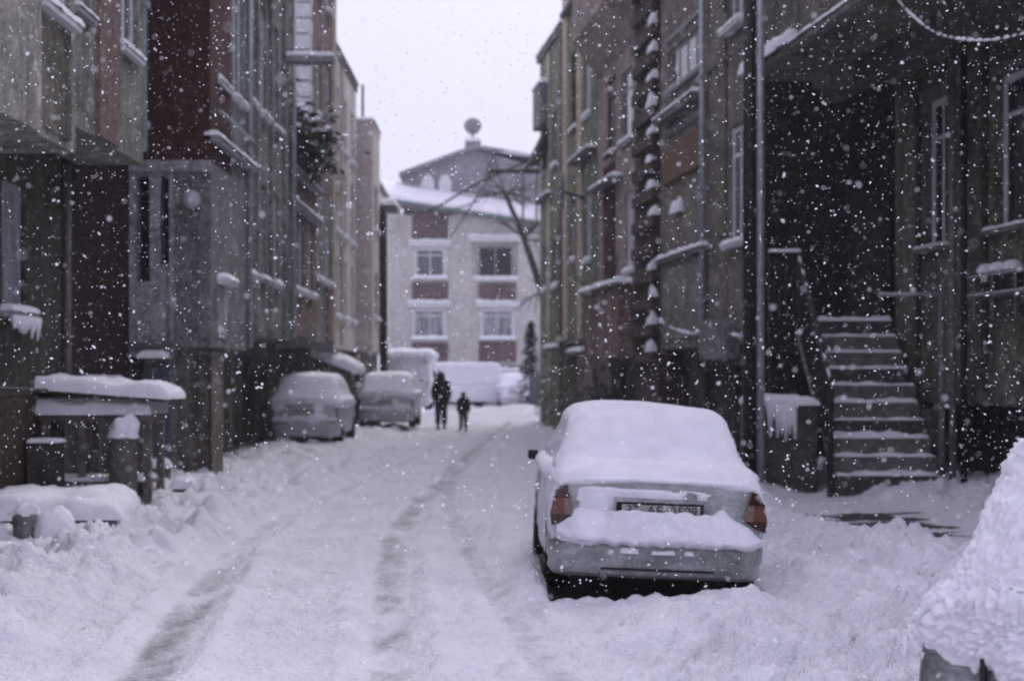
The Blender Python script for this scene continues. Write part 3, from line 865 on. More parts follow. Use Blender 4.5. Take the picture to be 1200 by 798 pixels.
MB().pad(2.05, 4.9, -.74, -.47, 6.7, .24, 21).build('snow_cap', SNOW, l_, True)
MB().pad(4.8, 18.5, -.69, -.48, 6.7, .075, 22).build('snow_cap', SNOW, l_, True)
MB().tube([(q1(25.0, 1.57), 1.57, .0), (q1(25.0, 1.57), 1.57, 6.6)], .055, 10).build('porch_post', METALD, h, True)
MB().tube([(q1(24.9, 1.7), 1.70, .0), (q1(24.9, 1.7), 1.70, 6.6)], .05, 10).build('porch_post', IRON, h, True)
MB().tube([(q1(25.1, 1.45), 1.45, .0), (q1(25.1, 1.45), 1.45, 2.85)], .05, 10).build('porch_post', METALD, h, True)
r_ = MB().tube([(q1(25.0, 1.5), 1.52, 2.92), (q1(25.2, .5), .55, 2.92)], .03, 8).build('pipe_rail', METAL, h, True)
for D in (27.35, 24.6):
    MB().box(q1(D, yw), q1(D, yw) + .14, yw - .06, yw + .01, 1.5, 6.5).build('pilaster', PL_STAIN, h)
roof(h, -.4, 18.5, -1.0, 6, 10.8)

# steps up to the porch: every step its own part with its snow
st = empty('entrance_steps', (5.65, 25, 0), 0, 'steep stone steps with snow on every tread leading up into the dark porch', 'steps')
NS = 10
for i in range(NS):
    y0, zt = .335 * i, .262 * (i + 1)
    xl, xr = -.78 + .035 * i, .78 + (-.03 if i > 5 else .02 * (i % 2))
    y1 = 5.4 if i == NS - 1 else y0 + .5
    s_ = MB().cbox(xl, xr, y0, y1, -.2 if i == 0 else zt - .5, zt, .02).build('step', CONC if i % 3 else CONCD, st)
    sc = MB(); sc.pad(xl + .01, xr - .03, y0 - .015, min(y1, y0 + .36), zt, .025 + .04 * random.random(), 40 + i, .07, rough=1.3)
    sc.build('snow_cap', SNOW, s_, True)
MB().cbox(.80, 1.02, .9, 3.6, -.2, 1.22, .02).build('side_wall', CONCD, st)

rl = empty('stair_railing', (4.79, 25, 0), 0, 'black iron railing climbing beside the stone steps to the porch', 'railing')
A, B = Vector((0, 0, 1.62)), Vector((.10, 3.3, 3.70))
MB().tube([(0, 0, -.05), (0, 0, 1.66)], .05, 8).build('post', IRON, rl)
MB().tube([A, A.lerp(B, .5) + Vector((0, 0, .04)), B], .04, 8).build('handrail', IRON, rl)
sp = MB()
for i in range(9):
    t0 = i / 9 + .01
    sp.tube([A.lerp(B, t0) + Vector((0, 0, .035)), A.lerp(B, t0 + .05) + Vector((0, 0, .05)), A.lerp(B, t0 + .085) + Vector((0, 0, .035))], [.008, .026, .008], 6)
sp.build('snow_cap', SNOW, rl, True)
MB().tube([A + Vector((0, 0, -1.15)), B + Vector((0, 0, -1.35))], .03, 8).build('lower_rail', METALD, rl)
MB().tube([B, B + Vector((-.48, 0, .05))], .03, 8).build('handrail', IRON, rl)
MB().pad(4.4 - 4.79, .14, 3.26, 3.34, 3.77, .06, 5).build('snow_cap', SNOW, rl, True)
MB().tube([B + Vector((0, 0, -1.2)), B], .04, 8).build('post', IRON, rl)
MB().tube([B + Vector((-.48, 0, -3.4)), B + Vector((-.48, 0, .05))], .04, 8).build('post', IRON, rl)
for i in range(1, 17):
    p = A.lerp(B, i / 17)
    MB().tube([p + Vector((0, 0, -1.2)), p], .022, 5).build('baluster', IRON, rl)
for i in range(1, 5):
    p = B + Vector((-.1 * i, 0, 0))
    MB().tube([p + Vector((0, 0, -1.15)), p], .014, 5).build('baluster', IRON, rl)

bl = MB().cbox(3.93, 4.72, 25.6, 28.4, -.2, 1.28, .03).build('concrete_block', CONCD)
tag(bl, 'low concrete block with snow on top left of the iron stair railing', 'low wall')
MB().pad(3.9, 4.75, 25.56, 28.4, 1.28, .13, 61).build('snow_cap', SNOW, bl, True)
dr_ = MB()
for i in range(7):
    x = 3.98 + .06 * i
    dr_.tube([(x, 25.59, 1.3), (x + .01, 25.57, 1.2 - .08 * random.random()), (x + .04 * random.random(), 25.585, 1.1 - .45 * random.random())], [.06, .055, .02], 6)
dr_.build('snow_drip', SNOW, bl, True)

p_ = MB().tube([(3.65, 25.3, .0), (3.65, 25.3, 9.6)], [.105, .09], 12).build('utility_pole', BLACK, None, True)
tag(p_, 'black utility pole standing behind the silver saloon on the right', 'pole')
p_ = MB().tube([(3.80, 25.25, .0), (3.80, 25.25, 9.6)], .06, 12).build('steel_pipe', METAL, None, True)
tag(p_, 'pale grey steel pipe standing just right of the black utility pole', 'pole')

# flower rack under the right window
fr = empty("flower_rack", tuple(h.location), RZ, 'metal rack with snowy pots under the right-hand porch house window', 'rack')
x0, x1 = q1(24.4, yw), q1(22.2, yw)
for z in (2.86, 3.12):
    MB().tube([(x0, yw - .34, z), (x1, yw - .34, z)], .02, 6).build('rail', METAL, fr)
for u in (x0 + .25, x0 + .9, x0 + 1.7):
    MB().tube([(u, yw, 3.1), (u, yw - .34, 3.12), (u, yw - .34, 2.5), (u, yw - .02, 2.45)], .018, 6).build('bracket', METALD, fr)
sh = MB().box(x0, x1, yw - .33, yw - .03, 2.82, 2.85).build('shelf', METALD, fr)
MB().pad(x0, x1, yw - .34, yw - .03, 2.85, .04, 3).build('snow_cap', SNOW, sh, True)
for i, u in enumerate((x0 + .35, x0 + .78, x0 + 1.25)):
    pot = MB().lathe([(.09, 2.86), (.13, 3.12), (.145, 3.12), (.145, 3.16), (.12, 3.16)], 12, 'z', (u, yw - .19, 0)).build('flower_pot', BRICKD if i == 0 else WOODD, None, True)
    pot.location = fr.location; pot.rotation_euler = (0, 0, RZ)
    tag(pot, ['dark brick coloured pot at the far end of the metal rack', 'snow topped dark pot in the middle of the metal rack', 'snow topped dark pot nearest the camera on the metal rack'][i], 'flower pot', 'pots on the window rack')
    MB().lathe([(.13, 3.14), (.15, 3.2), (.1, 3.28), (.02, 3.3)], 12, 'z', (u, yw - .19, 0)).build('snow_cap', SNOW, pot, True)

# ---------------- right 2: brown-grey bay with the sign board
h = right_house(39.6, 5.0, label='brown-grey house on the right with a brown sign board under its balcony')
def r2(x): return (39.6 - DR(x, 5.0)) / .9945
L = (39.6 - 30.9) / .9945
def zr(x, y): return zat(y, DR(x, 5.0))
o_A = (r2(855), r2(874), 4.15, 6.35)
o_B = (r2(783), r2(823), 7.95, 8.85)
o_C = (r2(855), r2(874), 8.15, 9.8)
facade(MB(), 0, L, 2.3, 11, 0, 6, [o_A, o_B, o_C]).build('upper_wall', PL_TAN, h)
window(h, *o_A, 0, FR_WHITE, GL_GREY, 2, .25, True, .1, fw=.1, over=.16)
window(h, *o_B, 0, FR_GREY, GL_DARK, 4, 0, True, .05)
window(h, *o_C, 0, FR_WHITE, GL_GREY, 2, .25, True, .14, over=.2)
MB().box(r2(783), r2(826), -.06, .02, 9.05, 9.12).build('string_course', PL_LIGHT, h)
ledge(h, r2(781), r2(828), -.30, .0, 7.25, 7.38, CONC, .09, 'balcony_slab')
MB().box(r2(783), r2(826), -.05, .02, 6.95, 7.2).build('panel', PL_BLUED, h)
MB().box(r2(780), r2(825), -.09, .01, 5.95, 6.72).build('sign_board', RUST, h)
ledge(h, r2(777), r2(831), -.16, .0, 4.2, 4.3, CONC, .1, 'string_course')
MB().box(r2(780), r2(829), -.06, .02, 2.5, 4.15).build('panel', PL_GREEN, h)
MB().pad(r2(792), r2(801), -.12, .02, 5.2, .28, 12).build('snow_cap', SNOW, h, True)
MB().tube([(r2(830), -.12, 2.35), (r2(830), -.12, 10.9)], .065, 10).build('drainpipe', METAL, h, True)
for z in (3.2, 5.4, 7.6): MB().box(r2(830) - .09, r2(830) + .09, -.2, 0, z, z + .07).build('pipe_clamp', METAL, h)
MB().cbox(r2(836), r2(866), -.28, .02, 2.02, 2.75).build('meter_box', PL_BLUED, h)
MB().box(r2(845), r2(853), -.06, .02, 4.35, 10.9).build('pilaster', PL_ROUGH, h)
facade(MB(), 0, L, -.3, 2.29, .45, 5, [(.8, 1.9, 0, 1.9), (3.4, 4.6, .7, 1.8), (6.2, 7.2, 0, 1.9)]).build('ground_wall', PL_STAIN, h)
for u in (.85, 6.25): MB().cbox(u, u + 1.0, .54, .58, .05, 1.85).build('door', DOORW, h)
ledge(h, 2.2, 5.2, -.05, .45, .55, .68, CONC, .14, 'low_step')
roof(h, 0, L, -.6, 5, 11)

# ---------------- right 3: mauve house with the toothed brick pier
h = right_house(47.6, 5.0, label='mauve house on the right with a toothed dark brick pier capped with snow')
def r3(x): return (47.6 - DR(x, 5.0)) / .9945
L = r3(776) 
o1 = (r3(733), r3(742), 4.3, 6.3); o2 = (r3(711), r3(722), 7.6, 9.6); o3 = (r3(728), r3(741), 7.6, 9.4)
facade(MB(), 0, r3(746), 2.7, 12.4, 0, 6, [o1, o2, o3]).build('upper_wall', PL_MAUVE, h)
window(h, *o1, 0, FR_WHITE, GL_BRIGHT, 1, .25, True, .12)
window(h, *o2, 0, PL_MAROON, DOORW, 1, .25, True, .08)
window(h, *o3, 0, FR_GREY, GL_DARK, 1, .25, True, .12)
MB().box(r3(709), r3(721), -.05, .02, 4.0, 7.3).build('panel', PL_MAROON, h)
ledge(h, r3(702), r3(730), -.3, 0, 6.72, 6.82, CONC, .1, 'balcony_slab')
# upper bay with a slanting soffit
by = MB()
a, b = r3(702), r3(744)
by.add([(a, -.75, 10.9), (b, -.75, 10.9), (b, .0, 9.9), (a, .0, 9.9), (a, -.75, 12.4), (b, -.75, 12.4), (b, 0, 12.4), (a, 0, 12.4)],
       [(0, 3, 2, 1), (4, 5, 6, 7), (0, 1, 5, 4), (1, 2, 6, 5), (2, 3, 7, 6), (3, 0, 4, 7)])
by.build('bay', PL_MAUVE, h)
facade(MB(), r3(703), r3(745), 2.15, 3.9, -.45, .5, []).build('pink_bay', PL_PINK, h)
ledge(h, r3(702), r3(746), -.56, -.0, 3.9, 3.98, CONC, .15, 'ledge')
for x in (711, 724, 736): MB().box(r3(x), r3(x) + .14, -.50, -.44, 2.2, 3.88).build('pilaster', PL_MAUVE, h)
pr = MB()
xa, xb = r3(746), r3(774)
pr.box(xa, xb, -.05, .7, -.2, 12.6)
random.seed(11)
pier = pr.build('brick_pier', BRICKD, h)
for i in range(17):
    z = 2.0 + i * .62
    w_ = .5 + .3 * random.random()
    t_ = MB().cbox(xa + .30 + .2 * random.random(), xb + .02, -.20, -.04, z, z + .26, .02).build('tooth', BRICKD, pier)
    e_ = xb - .25 * random.random()
    if random.random() < .22: continue
    MB().pad(e_ - w_ * .75, e_ + .04, -.21, -.02, z + .26, .15 + .12 * random.random(), i, .06, rough=.7, rr=.45).build('snow_cap', SNOW, pier, True)
facade(MB(), 0, xb, -.3, 2.69, .5, 5, [(1, 2.2, 0, 1.9), (3.2, 4.4, .9, 1.9)]).build('ground_wall', PL_STAIN, h)
MB().cbox(1.05, 2.15, .6, .64, .05, 1.85).build('door', DOORW, h)
MB().box(4.6, 5.1, .40, .49, -.1, 2.1).build('pilaster', PL_MAUVE, h)
roof(h, 0, L, -.8, 5, 12.4)

# ---------------- right 4: tall olive green house
h = right_house(54.2, 5.0, label='tall olive green house on the right with pale narrow windows')
def r4(x): return (54.2 - DR(x, 5.0)) / .9945
L = r4(699)
ops = [(r4(685.5), r4(691.5), 9.2, 12.2), (r4(669), r4(675), 9.2, 11.6), (r4(686), r4(692), 5.0, 7.0), (r4(669), r4(674), 5.2, 7.2), (r4(686), r4(692), 13, 14.8)]
facade(MB(), 0, L, 2.7, 16, 0, 6, ops).build('upper_wall', PL_OLIVE, h)
for i, o_ in enumerate(ops): window(h, *o_, 0, FR_WHITE if i != 1 else FR_DARK, GL_BRIGHT if i in (0, 2, 4) else GL_DARK, 1, .2, True, .14)
ledge(h, r4(676), r4(699), -.3, 0, 8.0, 8.1, CONC, .1, 'balcony_slab')
ledge(h, r4(664), r4(682), -.22, 0, 12.9, 13.0, CONC, .1, 'balcony_slab')
MB().box(r4(678), r4(683), -.06, .02, 2.8, 15.9).build('pilaster', PL_CREAM, h)
MB().box(r4(661), r4(666), -.06, .02, 2.8, 15.9).build('pilaster', PL_CREAM, h)
MB().lathe([(.02, 0), (.3, .03), (.55, .12), (.6, .16), (.5, .16), (.02, .08)], 18, 'y', (r4(684), -.8, 7.1)).build('satellite_dish', METALD, h, True)
MB().tube([(r4(684), -.65, 7.1), (r4(684), .02, 6.9)], .04, 6).build('dish_bracket', IRON, h)
facade(MB(), 0, L, -.3, 2.69, .4, 5, [(.8, 1.9, 0, 2.0), (3.2, 4.4, .7, 1.9)]).build('ground_wall', PL_MAUVE, h)
MB().cbox(.85, 1.85, .5, .54, .05, 1.95).build('door', FR_GREY, h)
ledge(h, 2.6, 5.6, -.3, .4, 2.3, 2.4, CONC, .12, 'awning')
roof(h, 0, L, -.12, 5, 16)

# ---------------- right 5: narrow dark house with a hanging bay
h = right_house(60.3, 5.0, label='narrow dark green house at the far end of the right row with a hanging bay')
L = (60.3 - 54.25) / .9945
ops = [(.8, 1.7, 8.6, 10.4), (3.4, 4.4, 8.6, 10.4), (.8, 1.7, 4.6, 6.2), (3.4, 4.4, 4.6, 6.2)]
facade(MB(), 0, L, -.3, 12.7, 0, 6, ops).build('wall', PL_OLIVE, h)
for i, o_ in enumerate(ops): window(h, *o_, 0, FR_GREY, GL_DARK, 2, .25, True, .16)
MB().box(2.2, 2.9, -.06, .02, 0, 12.6).build('pilaster', PL_CREAM, h)
by = MB().cbox(.6, 2.6, -.34, -.01, 10.2, 11.6, .06).build('hanging_bay', PL_BLUE, h)
MB().pad(.55, 2.65, -.38, 0, 11.6, .2, 8).build('snow_cap', SNOW, by, True)
aw = MB()
aw.add([(.5, -.62, 8.95), (2.7, -.62, 8.95), (2.7, -.02, 10.15), (.5, -.02, 10.15), (.5, -.55, 8.87), (2.7, -.55, 8.87), (2.7, -.02, 9.3), (.5, -.02, 9.3)],
       [(0, 1, 2, 3), (4, 7, 6, 5), (0, 4, 5, 1), (1, 5, 6, 2), (2, 6, 7, 3), (3, 7, 4, 0)])
aw.build('awning', PL_GREYD, h)
ledge(h, .2, 3.2, -.22, 0, 7.7, 7.8, CONC, .12, 'balcony_slab')
ledge(h, 3.2, 5.6, -.3, 0, 2.5, 2.6, CONC, .14, 'awning')
MB().tube([(L - .1, -.1, .1), (L - .1, -.1, 12.6)], .07, 8).build('drainpipe', METALD, h, True)
roof(h, -.1, L, -.12, 5, 12.7)
# ------------------------------------------------------------------ cars (local: rear at y = 0, front towards +y, x right)
def crom(a, b, c, d, t):
    return .5 * ((2 * b) + (c - a) * t + (2 * a - 5 * b + 4 * c - d) * t * t + (3 * b - a - 3 * c + d) * t ** 3)

SALOON = [(.10, .82, .30, .86, .76, .63, .935, .95), (.20, .845, .26, .89, .78, .65, .975, .99), (.55, .855, .22, .91, .77, .64, .985, 1.0),
          (.74, .86, .22, .92, .76, .63, 1.02, 1.04), (1.30, .865, .22, .93, .75, .585, 1.34, 1.385), (1.9, .865, .22, .93, .75, .60, 1.375, 1.43),
          (2.4, .86, .22, .92, .75, .585, 1.345, 1.40), (3.15, .855, .22, .92, .76, .66, .97, .99), (3.8, .84, .24, .82, .74, .6, .88, .90),
          (4.15, .78, .28, .68, .66, .5, .72, .74), (4.27, .70, .30, .55, .6, .45, .6, .61)]
HATCH = [(.05, .82, .30, .88, .76, .62, .96, .98), (.13, .845, .26, .91, .775, .63, 1.02, 1.04), (.42, .86, .22, .93, .76, .60, 1.31, 1.35),
         (.62, .865, .22, .93, .755, .60, 1.385, 1.43), (1.4, .865, .22, .93, .755, .605, 1.415, 1.47), (2.2, .86, .22, .92, .75, .595, 1.39, 1.44),
         (2.95, .855, .22, .92, .76, .66, 1.0, 1.02), (3.5, .83, .25, .82, .73, .58, .9, .92), (3.78, .76, .28, .68, .64, .5, .72, .74), (3.9, .70, .3, .55, .6, .45, .6, .61)]
VAN = [(.0, .86, .32, 1.05, .85, .74, 1.86, 1.90), (.08, .9, .28, 1.08, .885, .78, 1.95, 2.0), (.5, .92, .26, 1.1, .9, .80, 2.0, 2.06), (2.0, .93, .26, 1.1, .91, .80, 2.0, 2.07),
       (3.3, .92, .26, 1.1, .9, .78, 1.97, 2.04), (3.7, .91, .26, 1.1, .88, .74, 1.75, 1.8), (4.25, .88, .28, 1.02, .82, .70, 1.12, 1.15), (4.6, .82, .3, .85, .74, .6, .9, .92), (4.75, .74, .34, .7, .66, .5, .74, .75)]

def profile(s):
    y, w, zs, zb, wg, w3, z3, zc = s
    half = [(w * .82, zs), (w * .96, zs + .05), (w * .99, zs + .22), (w, (zs + zb) / 2 + .06), (w * .985, zb - .09), (w * .95, zb),
            (wg, zb + min(.03, (z3 - zb) * .5)), ((wg + w3) / 2 + .01, (zb + z3) / 2 + .02), (w3, z3), (w3 * .72, (z3 + 3 * zc) / 4), (0, zc)]
    L = [(-x, z) for x, z in half]
    return [Vector((x, y, z)) for x, z in L + [(-a, b) for a, b in L[-2::-1]]]

class Shell:
    def __init__(s, st):
        s.rows = [profile(q) for q in st]
        s.nu, s.nv = len(st) - 1, 20
    def P(s, u, v):
        u = max(0, min(s.nu - 1e-6, u)); v = max(0, min(s.nv - 1e-6, v))
        i, k = int(u), int(v); fu, fv = u - i, v - k
        pts = []
        for j in (k - 1, k, k + 1, k + 2):
            j = max(0, min(s.nv, j))
            r = [s.rows[max(0, min(s.nu, q))][j] for q in (i - 1, i, i + 1, i + 2)]
            pts.append(crom(*r, fu))
        return crom(*pts, fv)
    def N(s, u, v):
        e = .02
        a = s.P(u + e, v) - s.P(u - e, v); b = s.P(u, v + e) - s.P(u, v - e)
        n = a.cross(b)
        if n.length < 1e-9: return Vector((0, 0, 1))
        n.normalize()
        c = s.P(s.nu / 2, 10); c.z = .7
        p = s.P(u, v); c.y = p.y
        return n if n.dot(p - c) > 0 else -n
    def mesh(s, NU, NV, NC=24, bulge=.07):
        bm = bmesh.new()
        g = [[bm.verts.new(s.P(s.nu * i / NU, 20 * k / NV)) for k in range(NV + 1)] for i in range(NU + 1)]
        for i in range(NU):
            for k in range(NV): bm.faces.new((g[i][k], g[i][k + 1], g[i + 1][k + 1], g[i + 1][k]))
        for end, sgn in ((0, -1), (NU, 1)):
            half = NV // 2
            rows = []
            for k in range(half + 1):
                a, b = g[end][k].co, g[end][NV - k].co
                r = [g[end][k]]
                for c in range(1, NC):
                    t = c / NC
                    p = a.lerp(b, t)
                    p.y += sgn * bulge * (1 - (2 * t - 1) ** 2) * min(1, (half - k) / (half * .15 + 1e-6))
                    r.append(bm.verts.new(p))
                r.append(g[end][NV - k])
                rows.append(r)
            for k in range(half):
                for c in range(NC):
                    q = [rows[k][c], rows[k][c + 1], rows[k + 1][c + 1], rows[k + 1][c]]
                    q2 = []
                    for v in q:
                        if v not in q2: q2.append(v)
                    if len(q2) > 2:
                        try: bm.faces.new(q2)
                        except ValueError: pass
        bmesh.ops.remove_doubles(bm, verts=bm.verts[:], dist=.0006)
        bmesh.ops.recalc_face_normals(bm, faces=bm.faces[:])
        bm.normal_update()
        if sum(f.normal.z * f.calc_area() for f in bm.faces) < 0:
            bmesh.ops.reverse_faces(bm, faces=bm.faces[:]); bm.normal_update()
        return bm
    def patch(s, u0, u1, v0, v1, off, nu=14, nv=14, shrink=0):
        vs = []
        for i in range(nu + 1):
            for k in range(nv + 1):
                u, v = u0 + (u1 - u0) * i / nu, v0 + (v1 - v0) * k / nv
                vs.append(s.P(u, v) + s.N(u, v) * off)
        m = nv + 1
        return vs, [(i * m + k, i * m + k + 1, (i + 1) * m + k + 1, (i + 1) * m + k) for i in range(nu) for k in range(nv)]

def bm_obj(bm, name, mat, parent, smooth=True):
    me = bpy.data.meshes.new(name); bm.to_mesh(me); bm.free()
    me.materials.append(mat)
    if smooth: me.polygons.foreach_set('use_smooth', [True] * len(me.polygons))
    o = bpy.data.objects.new(name, me); COL.objects.link(o); o.parent = parent
    return o

def snow_shell(shell, NU, NV, tf, parent, mat, NC=40, bulge=.07):
    bm = shell.mesh(NU, NV, NC, bulge)
    ts = {}
    for v in bm.verts: ts[v] = tf(v.co.copy(), v.normal.copy())
    dead = [f for f in bm.faces if all(ts[v] <= 0 for v in f.verts)]
    new = {v: v.co + v.normal * max(ts[v], -.012) for v in bm.verts}
    for v in bm.verts: v.co = new[v]
    bmesh.ops.delete(bm, geom=dead, context='FACES')
    return bm_obj(bm, 'snow_cover', mat, parent)

def lens_parts(parent, side, polys, y0, y1):
    base = None
    for nm, mat, pts, dy in polys:
        pp = [(side * x, z) for x, z in pts]
        m_ = MB(); m_.prism(pp, y0 + dy, y1)
        o = m_.build(nm, mat, base or parent)
        if base is None: base = o
    return base

def wheels(root, yr, yf, r=.31, x=.76):
    for (sx, y) in ((-1, yr), (1, yr), (-1, yf), (1, yf)):
        k = r / .31
        w = MB().lathe([(.19 * k, -.09), (.285 * k, -.1), (.31 * k, -.065), (.31 * k, .065), (.285 * k, .1), (.19 * k, .09)], 28, 'x', (sx * x, y, r)).build('wheel', RUBBER, root, True)
        MB().lathe([(.03, sx * .085), (.07, sx * .09), (.09, sx * .07), (.175 * k, sx * .06), (.20 * k, sx * .088), (.2 * k, -sx * .05)], 24, 'x', (sx * x, y, r)).build('rim', METALD, w, True)
        pts = [(y + (r + .06) * math.cos(a), r + .02 + (r + .05) * math.sin(a)) for a in [PI * i / 16 - .25 + .5 * 0 for i in range(-0, 17)]]
        ar = MB()
        n = len(pts)
        ar.add([(sx * (x + .075), p[0], p[1]) for p in pts] + [(sx * (x - .2), p[0], p[1]) for p in pts],
               [tuple(range(n)), tuple(range(2 * n - 1, n - 1, -1))] + [(i, (i + 1) % n, n + (i + 1) % n, n + i) for i in range(n)])
        ar.build('wheel_arch', BLACK, root)

def bumper(root, mat, yb, zlo, zhi, w=.85, dep=.13, arm=.5):
    path = [(-w, yb + arm), (-w - .008, yb + .2), (-w + .03, yb + .02), (-w + .12, yb - dep * .62), (-w * .6, yb - dep * .93), (0, yb - dep), ]
    path = path + [(-x, y) for x, y in path[-2::-1]]
    # refine
    fine = []
    P = [Vector((x, y, 0)) for x, y in path]
    for i in range(len(P) - 1):
        a, b, c, d = P[max(0, i - 1)], P[i], P[i + 1], P[min(len(P) - 1, i + 2)]
        for t in range(6): fine.append(crom(a, b, c, d, t / 6))
    fine.append(P[-1])
    hh = zhi - zlo
    prof = [(.16, zlo), (.04, zlo + .01), (.012, zlo + .05 * 1), (.02, zlo + .30 * hh), (.0, zlo + .42 * hh), (-.005, zlo + .7 * hh), (.012, zlo + .86 * hh), (.05, zhi - .015), (.10, zhi), (.2, zhi)]
    vs, fs = [], []
    for i, p in enumerate(fine):
        a = fine[max(0, i - 1)]; b = fine[min(len(fine) - 1, i + 1)]
        t = (b - a).normalized(); n = Vector((-t.y, t.x, 0))       # inward
        for (ins, z) in prof: vs.append((p.x + n.x * ins, p.y + n.y * ins, z))
    m = len(prof)
    for i in range(len(fine) - 1):
        for k in range(m - 1): fs.append((i * m + k, i * m + k + 1, (i + 1) * m + k + 1, (i + 1) * m + k))
    return MB().add(vs, fs).build('bumper', mat, root, True), fine

def car(name, st, loc, rz, paint, label, tf, res, roll=0, kind='car', group='cars parked along the street', detail=1, puff=SNOW_CAR, lights=None, bulge=.07, NC=40):
    root = empty(name, loc, rz, label, kind, group)
    root.rotation_euler = (0, roll, rz)
    sh = Shell(st)
    Ln = st[-1][0]
    bm_obj(sh.mesh(60, 60, 20, bulge), 'body', paint, root)
    MB().box(-.70, .70, .25, Ln - .3, .16, .40).build('underbody', BLACK, root)
    van = st is VAN
    # glass follows the shell
    if st is SALOON: rw, ws, sw = (3.12, 3.92), (6.1, 6.9), (4.05, 6.1)
    elif st is HATCH: rw, ws, sw = (1.15, 2.2), (5.1, 5.9), (3.0, 5.2)
    else: rw, ws, sw = None, (5.0, 5.95), (.6, 4.9)
    if rw: MB().add(*sh.patch(*rw, 7.9, 12.1, .006)).build('rear_window', GL_DARK, root, True)
    else: MB().box(-.66, .66, -.075, -.0, 1.18, 1.72).build('rear_window', GL_DARK, root)
    MB().add(*sh.patch(*ws, 7.7, 12.3, .006)).build('windscreen', GL_DARK, root, True)
    mid = (sw[0] + sw[1]) / 2 + .1
    for a, b in ((sw[0] + .1, mid - .06), (mid + .06, sw[1] - .1)) if not van else ((3.6, 4.7),):
        MB().add(*sh.patch(a, b, 6.25, 7.8, .006)).build('side_window', GL_DARK, root, True)
        MB().add(*sh.patch(a, b, 12.2, 13.75, .006)).build('side_window', GL_DARK, root, True)
    wheels(root, .82 if not van else .95, Ln - .88, .31 if not van else .34)
    bp, fine = bumper(root, paint, .10 if not van else .03, .19, .55)
    for sx in (-1, 1):
        mr = MB()
        mr.cbox(sx * .915 - .05, sx * .915 + .05, Ln * .685, Ln * .685 + .09, st[3][3] + .03, st[3][3] + .125, .03)
        mr.box(min(sx * .80, sx * .90), max(sx * .80, sx * .90), Ln * .685 + .03, Ln * .685 + .07, st[3][3] + .05, st[3][3] + .09)
        mr.build('door_mirror', BLACK, root, True)
    # rear lamps
    polys = lights or [
        ('tail_light', LAMP_RED, [(.728, .905), (.776, .888), (.83, .80), (.70, .80)], 0),
        ('amber_lens', LAMP_AMB, [(.752, .798), (.83, .798), (.852, .672), (.742, .672)], .003),
        ('clear_lens', LAMP_CLR, [(.70, .798), (.75, .798), (.74, .672), (.668, .672)], .004),
        ('lower_lens', LAMP_RED, [(.667, .67), (.852, .67), (.84, .584), (.776, .606)], .001)]
    for sx in (-1, 1): lens_parts(root, sx, polys, .045, .3)
    if puff is not SNOW_PUFF and st is HATCH:
        MB().pad(-.80, .80, -.045, .10, .548, .11, int(loc[1]), .12, rough=.6).build('snow_drift', SNOW_CAR, root, True)
        MB().box(-.26, .26, -.04, .0, .70, .81).build('number_plate', PLATE, root)
    snow_shell(sh, *res, tf, root, puff, NC=NC, bulge=bulge)
    return root, sh, fine

def puffs(x, y, z, f=1.0):
    p = Vector((x, y, z))
    return noise.noise(p * 1.7 * f) * .6 + noise.noise(p * 4.3 * f) * .4 + noise.noise(p * 10 * f) * .2

# --- the silver saloon
def tf_saloon(p, n):
    q = puffs(p.x, p.y, p.z)
    up = n.z
    t = .105 * sstep(.12, .62, up) * sstep(.80, .90, p.z) * (1 + .28 * q)
    if p.y < .75: t *= .40 + .60 * sstep(.08, .5, p.y)
    if p.z < 1.06 and p.y < .8:
        t *= sstep(.90, .70, abs(p.x) + .05 * q)
        t -= .008 * sstep(.22, .12, p.y)
    if abs(n.x) > .55 and p.z > .90:                                    # snow clinging to the side glass
        t = max(t, .028 * sstep(-.28, .25, q + .55 * (p.z - 1.05)))
    elif abs(n.x) > .6 and p.z <= .90:
        t = max(t, .022 * sstep(-.25, .2, q + .25 * noise.noise(p * 14) + .5 * (p.z - .62)) - .003)
    if n.y < -.55 and p.z > .60 and p.z < .93:                          # plastered on the boot lid
        e = noise.noise(Vector((p.x * 3.2 + 1.1, 2.0, p.z * 5.5))) + .5 * noise.noise(p * 11)
        m = sstep(.60, .36, abs(p.x + .12)) * sstep(.905, .87, p.z + .02 * q)
        t = max(t, .026 * sstep(-.35, .2, e + .15) * m - .004)
    return t if t > .002 else -.01
root, sh, fine = car('parked_car', SALOON, (1.19, 13.32, -.05), .012, PAINT_SILVER, 'silver saloon parked on the right with a half snowed-in number plate and red tail lights', tf_saloon, (150, 150), roll=math.radians(2.4))
# rear details
MB().box(-.36, .36, -.035, .06, .795, .825).build('plate_trim', PAINT_DARK, root)
MB().box(-.34, .34, -.012, .06, .655, .794).build('plate_recess', BLACK, root)
pl = MB().cbox(-.30, .315, -.03, -.014, .665, .775, .006).build('number_plate', PLATE, root)
def lettering(text, size, loc, parent, mat, rx=PI / 2, width=None, extrude=.0015):
    cu = bpy.data.curves.new('lettering', 'FONT'); cu.body = text; cu.size = size; cu.align_x = 'CENTER'; cu.align_y = 'CENTER'; cu.extrude = extrude
    t = bpy.data.objects.new('lettering_source', cu); COL.objects.link(t)
    bpy.context.view_layer.update()
    me = bpy.data.meshes.new_from_object(t.evaluated_get(bpy.context.evaluated_depsgraph_get()))
    bpy.data.objects.remove(t); bpy.data.curves.remove(cu)
    me.materials.clear(); me.materials.append(mat)
    xs_ = [v.co.x for v in me.vertices]
    k = width / (max(xs_) - min(xs_)) if width else 1
    for v in me.vertices: v.co.x *= k
    o = bpy.data.objects.new('lettering', me); COL.objects.link(o)
    o.parent = parent; o.location = loc; o.rotation_euler = (rx, 0, 0)
    return o
lettering('37  AE  2599', .108, (.01, -.0325, .728), pl, INK, width=.55)
